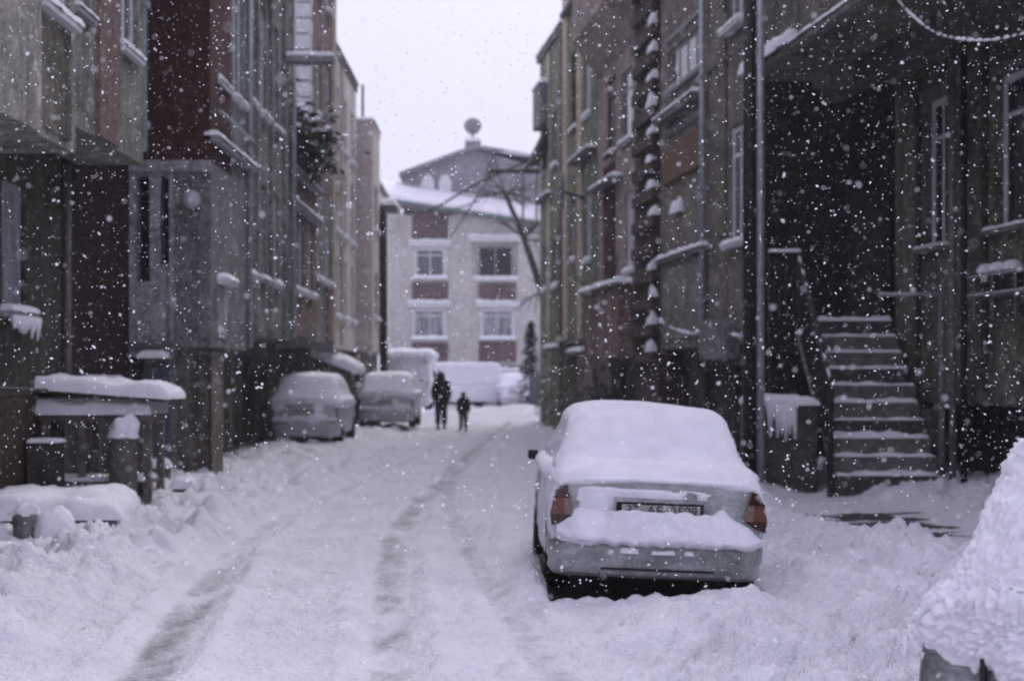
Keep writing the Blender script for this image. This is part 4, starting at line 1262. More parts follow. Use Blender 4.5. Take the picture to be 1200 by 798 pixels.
MB().box(-.315, -.302, -.029, -.015, .665, .775).build('plate_frame', BLACK, pl)
MB().box(.316, .336, -.034, -.012, .655, .79).build('plate_frame', BLACK, pl)
# groove and dark strip in the bumper, exhaust
for z, hh, a, b in ((.262, .016, -.47, .47),):
    m_ = MB(); vs = []; fs = []
    sel = [p for p in fine if a <= p.x <= b and p.y < .3]
    for p in sel: vs += [(p.x, p.y - .004, z), (p.x, p.y - .004, z + hh), (p.x, p.y + .03, z + hh), (p.x, p.y + .03, z)]
    for i in range(len(sel) - 1):
        for k in range(4): fs.append((i * 4 + k, i * 4 + (k + 1) % 4, (i + 1) * 4 + (k + 1) % 4, (i + 1) * 4 + k))
    m_.add(vs, fs).build('bumper_strip', BLACK, root)
MB().tube([(-.42, .0, .2), (-.42, .5, .21)], .03, 10).build('exhaust_pipe', METALD, root, True)
# drift of snow lying on the bumper against the boot
vs, fs = [], []
NX, NK = 90, 12
for i in range(NX + 1):
    x = -.80 + 1.63 * i / NX
    e = min(1, (x + .80) / .22, (.83 - x) / .13)
    e = math.sin(max(0, e) * PI / 2)
    e = max(e, .03)
    hi = .60 + .140 * e + .04 * nz(x * 3.5, 1) + .022 * nz(x * 11, 4) - .12 * sstep(.42, .8, x) - .02 * sstep(-.3, .3, x) + .05 * math.exp(-((x - .48) / .12) ** 2)
    lo = .475 - .02 * e + .016 * nz(x * 8, 7) + .008 * nz(x * 25, 2)
    by = .10 - .135 * math.sqrt(max(.02, 1 - min(1, abs(x) / .86) ** 5))
    out = by - .075 * e * (1 + .25 * nz(x * 4, 9))
    back = .10 - .07 * (1 - (x / .84) ** 2) + .01
    back += (-.046 - back) * sstep(.44, .36, abs(x))
    for k in range(NK + 1):
        t = k / NK
        if t < .72:
            s_ = t / .72
            y = back + (out - back) * s_ ** 1.05
            z = hi - (hi - lo - .07) * (s_ ** 1.25) - (.012 if k == 0 else 0)
        else:
            s_ = (t - .72) / .28
            y = out + .03 * s_ * s_ - .012 * math.sin(s_ * PI)
            z = lo + .07 * (1 - s_) 
        y += .016 * nz(x * 9, t * 5, 3) + .007 * nz(x * 24, t * 12, 3); z += .012 * nz(x * 13, t * 6, 6) + .006 * nz(x * 30, t * 14, 6)
        vs.append((x, y, z))
m = NK + 1
for i in range(NX):
    for k in range(NK): fs.append((i * m + k, i * m + k + 1, (i + 1) * m + k + 1, (i + 1) * m + k))
MB().add(vs, fs).build('snow_drift', SNOW_CAR, root, True)
# small crusts left along the bumper groove
for x0, x1 in ((-.06, .13), (.2, .27), (-.3, -.16)):
    MB().pad(x0, x1, -.075, -.035, .40, .03, 3, .03, rough=.9).build('snow_crust', SNOW_CAR, root, True)

# --- the near hatchback under fresh lumpy snow
def tf_near(p, n):
    q = puffs(p.x, p.y, p.z, 2.0)
    c1, _ = noise.voronoi(p * 34); c2, _ = noise.voronoi(p * 70 + Vector((3, 1, 2)))
    cl = noise.noise(p * 17) 
    w_ = Vector((noise.noise(p * 40), noise.noise(p * 40 + Vector((5, 5, 5))), noise.noise(p * 40 + Vector((9, 2, 7))))) * .012
    c1, _ = noise.voronoi((p + w_) * 46); c2, _ = noise.voronoi((p + w_) * 78)
    t = .046 + .010 * q + .026 * (.55 - c1[0]) + .019 * (.5 - c2[0]) + .011 * cl + .004 * noise.noise(p * 9)
    if p.z < 1.0:
        edge = .785 + .07 * noise.noise(Vector((p.x * 5, p.y * 5, 2))) + .04 * noise.noise(p * 22)
        if n.y < -.4: edge += .10 * sstep(-.70, -.40, p.x) * -1 + .03
        t *= sstep(edge - .03, edge + .05, p.z)
    if n.z < -.1: t = -.01
    return t if t > .004 else -.01
nl = [('tail_light', LAMP_RED, [(.60, .66), (.80, .66), (.79, .52), (.60, .52)], 0)]
NR = math.radians(-32)
root2, sh2, _ = car('parked_car', HATCH, (2.03, 5.01, -.02), NR, PAINT_NEAR, 'closest car at the lower right corner, buried under lumpy fresh snow', tf_near, (420, 520), puff=SNOW_PUFF, lights=nl, bulge=.05, NC=260)
root2.scale = (1.03, 1.03, 1.085)
MB().box(-.615, -.60, -.003, .1, .3, .84).build('tailgate_gap', BLACK, root2)
MB().box(.60, .615, -.003, .1, .3, .84).build('tailgate_gap', BLACK, root2)
MB().box(-.25, .25, -.03, .06, .60, .72).build('number_plate', PLATE, root2)

# --- cars further up the street
def tf_far(depth, seed, low=.86):
    def tf(p, n):
        q = puffs(p.x + seed, p.y, p.z)
        t = depth * sstep(.02, .5, n.z) * sstep(low - .06, low + .05, p.z) * (1 + .25 * q)
        if abs(n.x) > .5 and p.z > .9: t = max(t, .03 * sstep(.25, .5, q))
        if n.y < -.35 and p.z > .93: t = max(t, .06 * sstep(-.6, -.1, q))
        elif n.y < -.5 and p.z > .5: t = max(t, .03 * sstep(.0, .3, q) - .004)
        return t if t > .003 else -.01
    return tf
SNOW_FAR = snowmat('whitened_snow_on_far_cars', (.86, .855, .92), bs=.4, scale=20)  # whiter copy of the car snow, colour brightened because the rears stand backlit
fl = [('tail_light', LAMP_RED, [(.66, .90), (.81, .90), (.83, .62), (.70, .62)], 0)]
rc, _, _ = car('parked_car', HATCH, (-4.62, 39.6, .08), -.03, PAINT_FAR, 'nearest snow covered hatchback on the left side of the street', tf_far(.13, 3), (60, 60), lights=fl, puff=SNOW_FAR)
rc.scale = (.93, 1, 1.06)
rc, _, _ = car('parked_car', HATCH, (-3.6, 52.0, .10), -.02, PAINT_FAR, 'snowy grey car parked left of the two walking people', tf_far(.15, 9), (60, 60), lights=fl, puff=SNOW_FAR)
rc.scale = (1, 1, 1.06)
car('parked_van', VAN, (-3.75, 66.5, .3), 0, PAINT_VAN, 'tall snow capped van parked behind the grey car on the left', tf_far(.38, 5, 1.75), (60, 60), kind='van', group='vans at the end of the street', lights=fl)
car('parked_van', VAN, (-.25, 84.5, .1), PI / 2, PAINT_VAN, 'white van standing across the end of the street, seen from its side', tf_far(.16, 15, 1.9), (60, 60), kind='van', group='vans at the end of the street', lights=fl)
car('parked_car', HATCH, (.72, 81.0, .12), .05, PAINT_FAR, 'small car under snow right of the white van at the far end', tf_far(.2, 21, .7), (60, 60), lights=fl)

# ------------------------------------------------------------------ people
def skin_obj(name, verts, edges, radii, mat, parent, root=0, sub=2):
    me = bpy.data.meshes.new(name); me.from_pydata(verts, edges, [])
    o = bpy.data.objects.new(name, me); COL.objects.link(o)
    o.modifiers.new('s', 'SKIN')
    for i, r in enumerate(radii):
        me.skin_vertices[0].data[i].radius = (r, r) if not isinstance(r, tuple) else r
        me.skin_vertices[0].data[i].use_root = i == root
    sb = o.modifiers.new('d', 'SUBSURF'); sb.levels = sub; sb.render_levels = sub
    bpy.context.view_layer.update()
    nm = bpy.data.meshes.new_from_object(o.evaluated_get(bpy.context.evaluated_depsgraph_get()))
    o.modifiers.clear(); o.data = nm
    bpy.data.meshes.remove(me)
    nm.name = name
    nm.materials.clear(); nm.materials.append(mat)
    nm.polygons.foreach_set('use_smooth', [True] * len(nm.polygons))
    o.parent = parent
    return o

def person(loc, rz, Ht, label, coat, trous, hem=.70, stride=.13):
    k = Ht / 1.75
    root = empty('person', loc, rz, label, 'person', 'people walking up the street')
    V, E, R = [], [], []
    def add(p, r, par=None):
        V.append(tuple(c * k for c in p)); R.append((r[0] * k, r[1] * k) if isinstance(r, tuple) else r * k)
        if par is not None: E.append((par, len(V) - 1))
        return len(V) - 1
    pel = add((0, 0, .95), (.15, .11)); wa = add((0, 0, 1.1), (.135, .1), pel); chs = add((0, .0, 1.3), (.16, .11), wa)
    nb = add((0, .0, 1.45), .075, chs); nk = add((0, .01, 1.52), .058, nb); hd = add((0, .025, 1.62), (.078, .095), nk); add((0, .015, 1.70), .06, hd)
    add((0, .125, 1.615), .014, hd)
    arms = {}
    for s in (-1, 1):
        sw = .09 * s
        a = add((s * .18, 0, 1.42), .07, chs); b = add((s * .245, -.02 + sw * .4, 1.14), .05, a); w = add((s * .235, .05 + sw, .92), .033, b)
        pm = add((s * .232, .065 + sw, .85), .036, w)
        for f in range(4):
            c = add((s * .232, .035 + sw + .022 * f, .80), .010, pm); add((s * (.226), .04 + sw + .022 * f, .765 - .012 * (f in (1, 2))), .008, c)
        c = add((s * .215, .10 + sw, .83), .011, pm); add((s * .20, .12 + sw, .80), .009, c)
        arms[s] = [(s * .18, 0, 1.42), (s * .245, -.02 + sw * .4, 1.14), (s * .235, .05 + sw, .92)]
    legs = {}
    for s in (-1, 1):
        st_ = stride * s
        hp = add((s * .095, 0, .88), .085, pel); kn = add((s * .1, .05 + st_ * .7, .49), .058, hp); an = add((s * .1, st_ * 1.15 - .02, .09), .042, kn); add((s * .105, st_ * 1.15 + .13, .04), .035, an)
        legs[s] = [(s * .095, 0, .88), (s * .1, .05 + st_ * .7, .49), (s * .1, st_ * 1.15 - .02, .12)]
    skin_obj('body', V, E, R, SKIN, root)
    # coat
    V, E, R = [], [], []
    c0 = add((0, 0, 1.0), (.215, .175)); c1 = add((0, 0, hem), (.25, .20), c0); c2 = add((0, 0, 1.2), (.215, .17), c0); c3 = add((0, 0, 1.36), (.20, .155), c2); add((0, .0, 1.50), .115, c3)
    for s in (-1, 1):
        pa = c3
        for p, r in zip(arms[s], (.115, .09, .066)): pa = add(p, r, pa)
    skin_obj('coat', V, E, R, coat, root)
    V, E, R = [], [], []
    t0 = add((0, 0, .94), (.16, .125))
    for s in (-1, 1):
        pa = t0
        for p, r in zip(legs[s], (.125, .098, .084)): pa = add(p, r, pa)
    skin_obj('trousers', V, E, R, trous, root)
    for s in (-1, 1):
        p = legs[s][2]
        MB().cbox((p[0] - .05) * k, (p[0] + .05) * k, (p[1] - .08) * k, (p[1] + .2) * k, -.01, .10 * k, .03 * k).build('shoe', BLACK, root, True)
    MB().lathe([(.02, 1.765 * k), (.07 * k, 1.752 * k), (.105 * k, 1.70 * k), (.12 * k, 1.62 * k), (.115 * k, 1.55 * k), (.10 * k, 1.50 * k)], 18, 'z', (0, 0, 0)).build('hood', coat, root, True)
    return root
person((xat(517, 54), 54, ground_h(xat(517, 54), 54)), .05, 1.80, 'adult in a long dark coat walking away beside a child', CLOTH_D, CLOTH_T, .62)
person((xat(543, 53.6), 53.6, ground_h(xat(543, 53.6), 53.6)), -.05, 1.24, 'child in a dark jacket and brownish trousers walking beside the adult', CLOTH_J, CLOTH_B, .78, .1)

# ------------------------------------------------------------------ trees and plants
def branch(mb, p, d, ln, r, depth, spread=.55, droop=.0, segs=4, kids=3, collect=None):
    pts, rs = [p], [r]
    for i in range(segs):
        d = (d + Vector((random.uniform(-1, 1), random.uniform(-1, 1), random.uniform(-1, 1) - droop)) * .14).normalized()
        p = p + d * ln / segs
        pts.append(p); rs.append(r * (1 - .55 * (i + 1) / segs))
    mb.tube(pts, rs, 7 if r > .04 else 5, cap=False)
    if collect is not None and depth <= 1: collect += pts
    if depth > 0:
        for k in range(kids):
            i = random.randint(1, segs)
            a = Vector((random.uniform(-1, 1), random.uniform(-1, 1), random.uniform(-.6, 1))).normalized()
            branch(mb, pts[i], (d + a * spread * 1.4).normalized(), ln * random.uniform(.5, .75), rs[i] * .62, depth - 1, spread, droop, segs, kids, collect)

t = empty('bare_tree', (2.4, 71, 0), 0, 'bare leafless tree leaning left before the end house', 'tree')
tm = MB()
pts = [Vector((0, 0, 0)), Vector((-.25, 0, 2.5)), Vector((-.8, 0, 5.2)), Vector((-1.55, .1, 7.4)), Vector((-2.35, .1, 9.3))]
tm.tube(pts, [.24, .21, .17, .13, .09], 10, False)
tm.build('trunk', TWIG, t, True)
cm = MB()
for i, (p, n_) in enumerate(((pts[4], 7), (pts[3], 4), (pts[2], 3))):
    for k_ in range(n_):
        d = Vector((random.uniform(-1, .6), random.uniform(-.5, .5), random.uniform(-.3, 1))).normalized()
        branch(cm, p, d, 1.25 if i == 0 else 1.1, .05, 2, .6, 0, 4, 4)
cm.build('crown', TWIG, t)

def conifer(loc, Ht, W_, label):
    t = empty('fir_tree', loc, 0, label, 'tree', 'firs at the end of the street')
    MB().tube([(0, 0, -.1), (0, 0, Ht * .97)], [.09, .02], 8).build('trunk', TWIG, t, True)
    c = MB()
    for i in range(1500):
        z = Ht * random.uniform(.06, 1) ** 1.0
        rr = W_ * (1 - z / Ht) ** .85 * random.uniform(.25, 1) * (1 + .3 * math.sin(z * 11))
        a = random.uniform(0, 2 * PI)
        p = Vector((rr * math.cos(a), rr * math.sin(a), z - .25 * rr))
        d = Vector((math.cos(a), math.sin(a), random.uniform(-.7, .2))).normalized()
        s_ = d.cross(Vector((0, 0, 1))).normalized() * random.uniform(.04, .09)
        ln = random.uniform(.12, .3)
        c.add([p - s_, p + d * ln * .6 - s_ * .6, p + d * ln, p + d * ln * .6 + s_ * .6, p + s_], [(0, 1, 2, 3, 4)])
    c.build('crown', FIR, t)
    return t
conifer((xat(622, 68), 68, .25), 3.6, .85, 'fir tree standing left of the thin grey pole at the far end')
conifer((xat(655, 58), 58, .0), 4.2, 1.0, 'broad dark fir against the narrow green house')

def leafy(name, loc, n, size, ls, label, cat, mat=LEAF, stems=True, snow=True, rz=0):
    t = empty(name, loc, rz, label, cat)
    c = MB(); s_ = MB(); sn = MB()
    for i in range(n):
        a = Vector((random.gauss(0, .42), random.gauss(0, .42), random.gauss(.5, .26)))
        p = Vector((a.x * size[0], a.y * size[1], max(.02, a.z) * size[2]))
        d = Vector((random.uniform(-1, 1), random.uniform(-1, 1), random.uniform(-.9, .5))).normalized()
        w_ = d.cross(Vector((.3, .2, 1))).normalized() * ls * .35
        c.add([p, p + d * ls * .5 + w_, p + d * ls, p + d * ls * .5 - w_], [(0, 1, 2, 3)])
        if stems and i % 14 == 0: s_.tube([(0, 0, 0), p * .5 + Vector((0, 0, .1)), p], [.02, .012, .005], 5)
        if snow and a.z > .62 and i % 4 == 0: sn.lathe([(.01, -.02), (.09, 0), (.06, .06), (.01, .08)], 7, 'z', p)
    c.build('leaves', mat, t)
    if s_.v: s_.build('stems', TWIG, t)
    if sn.v: sn.build('snow_cap', SNOW, t, True)
    return t
leafy('terrace_bush', (-4.75, 38.6, 6.2), 1500, (.95, 2.2, 1.5), .24, 'dark bush growing on the roof terrace of the low pink house', 'bush')

leafy('snowy_shrub', (2.55, 47.5, .0), 700, (.9, 1.4, 1.5), .16, 'snow dusted shrub before the olive green house on the right', 'shrub', FIR, True, False)
leafy('snowy_shrub', (3.15, 43.0, .0), 600, (.7, 1.2, 1.2), .15, 'lower snowy shrub before the mauve house on the right', 'shrub', FIR, True, False)
v_ = empty('hanging_vine', (0, 0, 0), 0, 'bare dark vine with a few hanging leaves under the right overhang', 'vine')
sm, lm = MB(), MB()
for (x, D, y0, pts_) in ((1180, 18.4, -40, [(1172, -10), (1188, 18), (1196, 40)]), (1112, 19.2, -40, [(1108, -10), (1106, 10), (1108, 22)]), (1135, 18.9, -40, [(1128, -8), (1124, 8), (1122, 16)]), (1160, 18.5, -40, [(1150, -12), (1176, 2), (1210, 14)])):
    P_ = [pt(x, y0, D)] + [pt(a, b, D) for a, b in pts_]
    sm.tube(P_, [.022, .02, .016, .006], 6)
    for q_ in P_[1:]:
        for j in range(4):
            d = Vector((random.uniform(-.6, .6), random.uniform(-.4, .4), -1)).normalized(); w_ = Vector((.035, .02 * random.uniform(-1, 1), 0)); ln = random.uniform(.14, .28)
            b_ = q_ + Vector((random.uniform(-.1, .1), 0, random.uniform(-.02, .1)))
            lm.add([b_, b_ + d * ln * .45 + w_, b_ + d * ln, b_ + d * ln * .45 - w_], [(0, 1, 2, 3)])
sm.build('stems', TWIG, v_, True); lm.build('leaves', LEAF, v_)

# ------------------------------------------------------------------ cables, poles
def cable(pts, r, label, snow=0, mat=IRON, name='cable'):
    P_ = [Vector(p) for p in pts]
    fine_ = []
    for i in range(len(P_) - 1):
        a, b, c, d = P_[max(0, i - 1)], P_[i], P_[i + 1], P_[min(len(P_) - 1, i + 2)]
        for k_ in range(8): fine_.append(crom(a, b, c, d, k_ / 8))
    fine_.append(P_[-1])
    o = MB().tube(fine_, r, 6).build(name, mat, None, True)
    tag(o, label, 'cable')
    if snow:
        dense = []
        for a, b in zip(fine_, fine_[1:]):
            for k_ in range(5): dense.append(a.lerp(b, k_ / 5))
        rs = [max(.004, snow * (.75 + .9 * nz(i * .31, 3.3) + .4 * nz(i * .9, 1))) for i in range(len(dense))]
        MB().tube([p + Vector((0, 0, rs[i] * .6)) for i, p in enumerate(dense)], rs, 7).build('snow_cap', SNOW, o, True)
    return o
cable([pt(1000, -45, 23.5), pt(1040, -12, 22), pt(1068, 18, 20.5), pt(1100, 41, 19.2), pt(1150, 49, 18), pt(1200, 41, 17), pt(1290, 15, 15.2)], .014, 'snow coated cable sagging under the overhang at the upper right', .021)
cable([pt(755, 357, 40), pt(775, 377, 38.5), pt(800, 390, 36), pt(818, 391, 34.6), pt(830, 382, 33.2)], .02, 'snow coated cable sagging from the brick pier to the drainpipe', .05)
cable([pt(830, 382, 33.2), pt(845, 386, 32.2), pt(858, 393, 31.4), pt(874, 396, 30.4)], .02, 'short snow coated cable sagging right of the drainpipe', .04)
cable([pt(380, 221, 46.0), pt(410, 231, 55), pt(455, 242, 72), pt(520, 247, 85), pt(560, 236, 91)], .042, 'dark wire running from the left row to the end house')
cable([pt(640, 186, 62), pt(612, 192, 63), pt(560, 215, 66), pt(500, 248, 68.5), pt(462, 250, 71)], .042, 'dark wire sagging across the street before the gable')
cable([pt(577, 200, 64), pt(553, 240, 75), pt(527, 279, 91.5)], .042, 'dark stay wire slanting down from the pole arm to the end house')
cable([pt(743, 120, 43), pt(700, 190, 48), pt(655, 262, 56), pt(640, 272, 60)], .042, 'dark wire slanting down along the right row of houses')
cable([(-5.75, 12, 1.75), (-5.55, 17, 1.62), (-5.40, 22.4, 1.52)], .022, 'dark hose stretched along the brown wall to the wooden stall')

cable([pt(868, 60, 30.6), pt(840, 78, 33), pt(800, 118, 36), pt(768, 150, 39)], .018, 'thin wire running down across the brown-grey house from the black pole')
cable([pt(735, 262, 43.4), pt(715, 330, 45.2), pt(690, 345, 48), pt(664, 300, 52)], .03, 'loose wire looping low between the mauve and the olive green house')
u_ = empty('utility_pole', (xat(639.5, 63.5), 63.5, 0), 0, 'thin grey pole with a long crossarm at the far end of the right row', 'pole')
MB().tube([(0, 0, -.1), (0, 0, zat(175, 63.5))], [.13, .09], 10).build('pole', METAL, u_, True)
za = zat(201, 63.5)
MB().box(xat(571, 63.5) - u_.location.x, .15, -.06, .06, za - .07, za + .07).build('crossarm', IRON, u_)
for x in (613, 629): MB().tube([(xat(x, 63.5) - u_.location.x, 0, za), (xat(x, 63.5) - u_.location.x, 0, zat(268, 63.5))], .045, 6).build('hanger', METALD, u_)
MB().tube([(0, 0, za + .5), (xat(613, 63.5) - u_.location.x, 0, za)], .03, 6).build('brace', IRON, u_)

gt = empty('metal_gate', (1.05, 65.2, .2), 0, 'low blue-grey metal gate behind the thin grey pole', 'gate')
MB().box(0, 1.5, -.02, .02, .1, 1.5).build('gate_panel', GATEM, gt)
for x in (0, .75, 1.5): MB().box(x - .05, x + .05, -.07, .05, -.2, 1.6).build('gate_post', GATEM, gt)

# ------------------------------------------------------------------ clutter along the left wall
tb = empty('wooden_stall', (-4.92, 21.0, .12), 0, 'weathered wooden stall under a thick slab of snow by the left wall', 'stall')
zt_ = 1.36
for x in (-.62, -.18, .36, .62):
    for y in (-.35, .4): MB().cbox(x - .045, x + .045, y - .045, y + .045, -.15, zt_ - .12, .008).build('leg', WOOD, tb)
MB().cbox(-.68, .66, -.45, .5, zt_ - .30, zt_ - .24, .008).build('apron_board', WOOD, tb)
MB().cbox(-.66, .64, -.43, .48, .30, .34, .008).build('shelf', WOOD, tb)
MB().pad(-.62, .6, -.44, .4, .34, .05, 4).build('snow_cap', SNOW, tb, True)
MB().cbox(-.72, .70, -.46, .5, zt_ - .22, zt_ - .02, .01).build('lower_board', FR_GREY, tb)
tp = MB(Matrix.Translation((0, 0, zt_)) @ Matrix.Rotation(.075, 4, 'Y')).cbox(-.78, .86, -.60, .62, .0, .035, .008).build('table_top', WOODD, tb)
MB(Matrix.Translation((0, 0, zt_)) @ Matrix.Rotation(.075, 4, 'Y')).pad(-.80, .90, -.64, .62, .035, .17, 14).build('snow_cap', SNOW, tp, True)
MB().pad(-.74, .68, -.52, -.40, zt_ - .22, .15, 8).build('snow_cap', SNOW, tb, True)
def cap_lump(parent, x, y, z, sx, sy, sz, seed):
    bm = bmesh.new(); bmesh.ops.create_icosphere(bm, subdivisions=4, radius=1)
    for v in bm.verts:
        p = v.co.copy(); k_ = 1 + .30 * noise.noise(p * 1.5 + Vector((seed, 0, 0))) + .12 * noise.noise(p * 4 + Vector((0, seed, 0)))
        zz = p.z * sz * k_
        v.co = Vector((x + p.x * sx * k_ + .25 * sx * max(0, p.z), y + p.y * sy * k_, z + (zz if zz > 0 else zz * .25)))
    return bm_obj(bm, 'snow_cap', SNOW, parent)
bk = MB().lathe([(.15, -.1), (.16, .02), (.17, .55), (.17, .92), (.15, .95)], 20, 'z', (-4.52, 20.3, .08)).build('barrel', simple('grey_sack_cloth', (.12, .112, .10), .9, var=.5, scale=5, bumps=.5), None, True)
tag(bk, 'round grey barrel with a snow dome standing right of the wooden stall', 'barrel')
cap_lump(bk, -4.53, 20.3, 1.02, .20, .19, .24, 3)
dk = MB().cbox(-5.56, -5.2, 19.9, 20.25, -.05, .95, .02).build('wooden_crate', WOODD)
tag(dk, 'dark wooden crate with a little snow standing left of the stall', 'crate')
MB().pad(-5.56, -5.18, 19.88, 20.25, .95, .05, 4).build('snow_cap', SNOW, dk, True)
bd = empty('board_stack', (-4.78, 18.2, -.04), .12, 'snow covered boards lying flat by the left wall', 'boards')
for i in range(3): MB().cbox(-.74 + .03 * i, .74 - .05 * i, -1.0, 1.05 - .08 * i, .12 + .07 * i, .18 + .07 * i, .008).build('board', WOODD, bd)
for x in (-.6, .5): MB().cbox(x - .06, x + .06, -.8, .9, -.2, .12, .01).build('bearer', WOODD, bd)
MB().pad(-.80, .80, -1.08, 1.06, .32, .22, 31, .1).build('snow_cap', SNOW, bd, True)
bc = MB().lathe([(.10, -.1), (.11, .1), (.125, .42), (.11, .42)], 16, 'z', (-4.48, 16.0, .02)).build('bucket', METALD, None, True)
tag(bc, 'metal bucket topped with snow standing before the snowy boards', 'bucket')
cap_lump(bc, -4.49, 16.0, .435, .13, .12, .10, 5)
def snow_lump(x, y, z, sx, sy, sz, label, seed, name='snow_lump'):
    bm = bmesh.new(); bmesh.ops.create_icosphere(bm, subdivisions=4, radius=1)
    for v in bm.verts:
        p = v.co.copy(); k_ = 1 + .22 * noise.noise(p * 1.3 + Vector((seed, 0, 0))) + .07 * noise.noise(p * 4 + Vector((0, seed, 0)))
        v.co = Vector((x + p.x * sx * k_, y + p.y * sy * k_, z + p.z * sz * k_))
    o = bm_obj(bm, name, SNOW, None); tag(o, label, 'snow lump'); return o
snow_lump(-4.20, 16.0, .24, .21, .24, .26, 'big rounded snow lump right of the metal bucket', 3)
snow_lump(-4.36, 14.9, .14, .16, .2, .14, 'small snow lump at the left edge before the bucket', 8)
def block(x0, x1, y0, y1, z1, label, seed):
    o = MB().cbox(x0, x1, y0, y1, -.05, z1, .03).build('stone_block', CONC); tag(o, label, 'block')
    MB().pad(x0 - .03, x1 + .03, y0 - .04, y1, z1, .15, seed).build('snow_cap', SNOW, o, True)
block(-4.20, -3.94, 21.6, 21.85, .30, 'low square snow topped block on the left pavement edge', 3)
block(-5.0, -4.76, 24.2, 24.45, .42, 'taller snow topped stone beside the blue-grey door', 5)
block(-4.62, -4.46, 22.4, 22.6, .26, 'smallest snow topped stone right of the barrel', 6)
ln_ = empty('lean_to', (-5.35, 50.0, .1), 0, 'snow covered lean-to roof behind the nearest left hatchback', 'shed')
for y in (-.1, 2.4): 
    MB().tube([(-.55, y, 0), (-.55, y, 2.25)], .05, 6).build('post', WOODD, ln_); MB().tube([(.85, y, 0), (.85, y, 1.7)], .05, 6).build('post', WOODD, ln_)
rt = Matrix.Translation((.15, 1.15, 2.0)) @ Matrix.Rotation(.36, 4, 'Y')
rfp = MB(rt).box(-.9, .95, -1.4, 1.5, -.06, .0).build('roof', WOODD, ln_)
MB(rt).pad(-.93, .98, -1.45, 1.5, .0, .30, 17).build('snow_cap', SNOW, rfp, True)

# ------------------------------------------------------------------ falling snow
rnd = random.Random(5)
fv, ff = [], []
OCT = [(1, 0, 0), (-1, 0, 0), (0, 1, 0), (0, -1, 0), (0, 0, 1), (0, 0, -1)]
OF = [(0, 2, 4), (2, 1, 4), (1, 3, 4), (3, 0, 4), (2, 0, 5), (1, 2, 5), (3, 1, 5), (0, 3, 5)]
def flake(p, r):
    M_ = Matrix.Rotation(rnd.uniform(0, 6.28), 3, Vector((rnd.uniform(-1, 1), rnd.uniform(-1, 1), rnd.uniform(-1, 1))).normalized())
    sc = (r * rnd.uniform(.7, 1.5), r * rnd.uniform(.6, 1.2), r * rnd.uniform(.45, .9))
    o = len(fv)
    for a in OCT: fv.append(tuple(p + M_ @ Vector((a[0] * sc[0], a[1] * sc[1], a[2] * sc[2]))))
    ff.extend(tuple(o + i for i in f) for f in OF)
for i in range(60000):
    y = 3.2 + 30 * rnd.random() ** 1.2 if i > 260 else rnd.uniform(1.7, 3.2)
    hw = .35 * y + 1.5
    p = Vector((rnd.uniform(-hw, hw), y, rnd.uniform(.05, min(9, 2.6 + .24 * y))))
    r = .0025 + .0040 * rnd.random() ** 2.4
    if y < 5: r *= .65
    flake(p, r)
    if rnd.random() < .25:
        flake(p + Vector((rnd.uniform(-1, 1), rnd.uniform(-1, 1), rnd.uniform(-1, 1))) * r * 1.1, r * .8)
me = bpy.data.meshes.new('falling_snow'); me.from_pydata(fv, [], ff); me.materials.append(simple('snowflake', (.90, .90, .93), .8, var=.02))
o = bpy.data.objects.new('falling_snow', me); COL.objects.link(o)
tag(o, 'white snowflakes falling all over the street', 'snowflakes', kind='stuff')

# ------------------------------------------------------------------ air, sky, light, camera
hz = MB().box(-280, 280, -140, 420, -1.6, 19).build('haze', SNOW)
hm = bpy.data.materials.new('haze_air'); hm.use_nodes = True
nt = hm.node_tree
nt.nodes.remove(nt.nodes['Principled BSDF'])
pv = node(nt, 'ShaderNodeVolumePrincipled')
pv.inputs['Color'].default_value = (.93, .92, .97, 1)
pv.inputs['Density'].default_value = HAZE
pv.inputs['Anisotropy'].default_value = .2
nt.links.new(pv.outputs[0], nt.nodes['Material Output'].inputs['Volume'])
hz.data.materials.clear(); hz.data.materials.append(hm)
tag(hz, 'thin snowy haze filling the street', 'haze', kind='stuff')

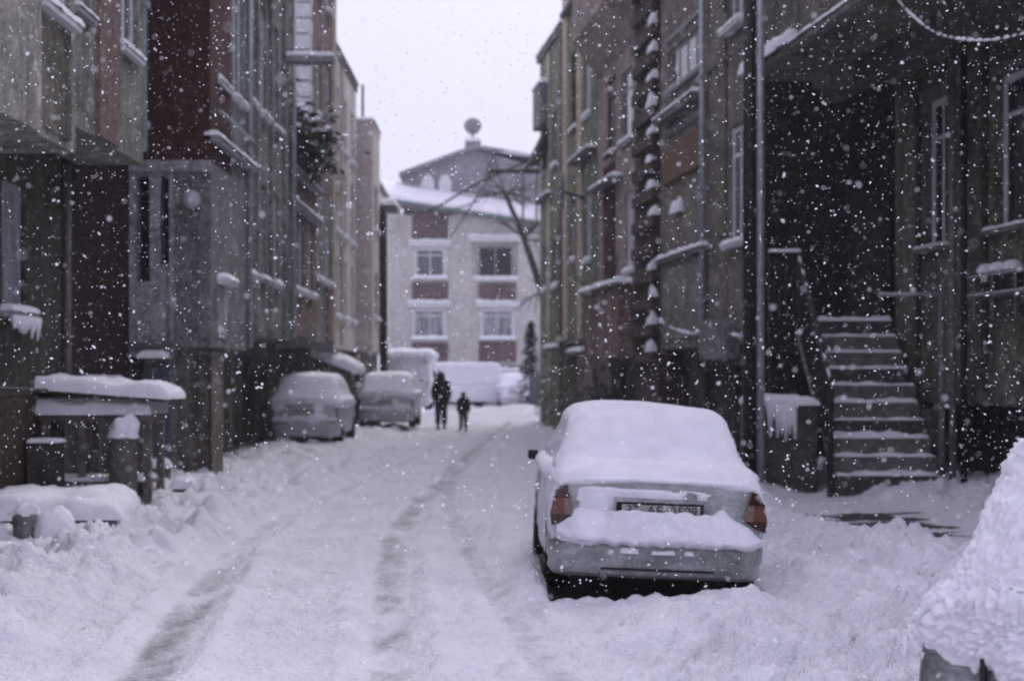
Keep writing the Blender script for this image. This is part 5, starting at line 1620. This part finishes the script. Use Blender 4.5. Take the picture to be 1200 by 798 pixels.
EL, AZ = math.radians(38), math.radians(12)
w = bpy.data.worlds.new('World'); scene.world = w
w.use_nodes = True
nt = w.node_tree
bg = nt.nodes['Background']
sky = node(nt, 'ShaderNodeTexSky', sky_type='NISHITA')
sky.sun_disc = False
sky.sun_elevation = EL
sky.sun_rotation = AZ
sky.dust_density = 4.0
hs = node(nt, 'ShaderNodeHueSaturation'); hs.inputs['Saturation'].default_value = .12
nt.links.new(sky.outputs[0], hs.inputs['Color'])
# closed cloud cover: an even lavender-white layer, a little brighter overhead, over the clear sky
tc = node(nt, 'ShaderNodeTexCoord'); sp_ = node(nt, 'ShaderNodeSeparateXYZ'); nt.links.new(tc.outputs['Generated'], sp_.inputs[0])
mr = node(nt, 'ShaderNodeMapRange'); mr.inputs['From Min'].default_value = 0; mr.inputs['From Max'].default_value = 1; mr.inputs['To Min'].default_value = 1; mr.inputs['To Max'].default_value = ZEN
nt.links.new(sp_.outputs[2], mr.inputs['Value'])
cl = node(nt, 'ShaderNodeVectorMath', operation='SCALE'); cl.inputs[0].default_value = CLOUD
nt.links.new(mr.outputs[0], cl.inputs['Scale'])
nt.links.new(mixc(nt, .9, hs.outputs[0], cl.outputs[0]), bg.inputs['Color'])
bg.inputs['Strength'].default_value = .1
sun = bpy.data.lights.new('sun', 'SUN'); sun.energy = SUNE; sun.angle = math.radians(20); sun.color = (1, .97, .93)
so = bpy.data.objects.new('sun', sun); COL.objects.link(so)
d = Vector((math.sin(AZ) * math.cos(EL), math.cos(AZ) * math.cos(EL), math.sin(EL)))
so.rotation_euler = d.to_track_quat('Z', 'Y').to_euler()

cam = bpy.data.cameras.new('camera'); co = bpy.data.objects.new('camera', cam); COL.objects.link(co)
co.location = (0, 0, H); co.rotation_euler = (PI / 2, 0, 0)
cam.sensor_width = 36; cam.lens = 36 * F / 1200
cam.shift_x = (600 - VX) / 1200; cam.shift_y = (VY - 399) / 1200
cam.clip_end = 2000
cam.dof.use_dof = True; cam.dof.focus_distance = 8.0
cam.dof.aperture_fstop = (cam.lens / 1000) / APER
scene.camera = co
vs_ = scene.view_settings
vs_.view_transform = 'Standard'; vs_.look = 'None'; vs_.exposure = EXPO; vs_.gamma = 1; vs_.use_curve_mapping = False
cy = scene.cycles
cy.use_denoising = True
cy.max_bounces = 6; cy.diffuse_bounces = 4; cy.glossy_bounces = 2; cy.transmission_bounces = 2; cy.volume_bounces = 0
cy.sample_clamp_indirect = 4
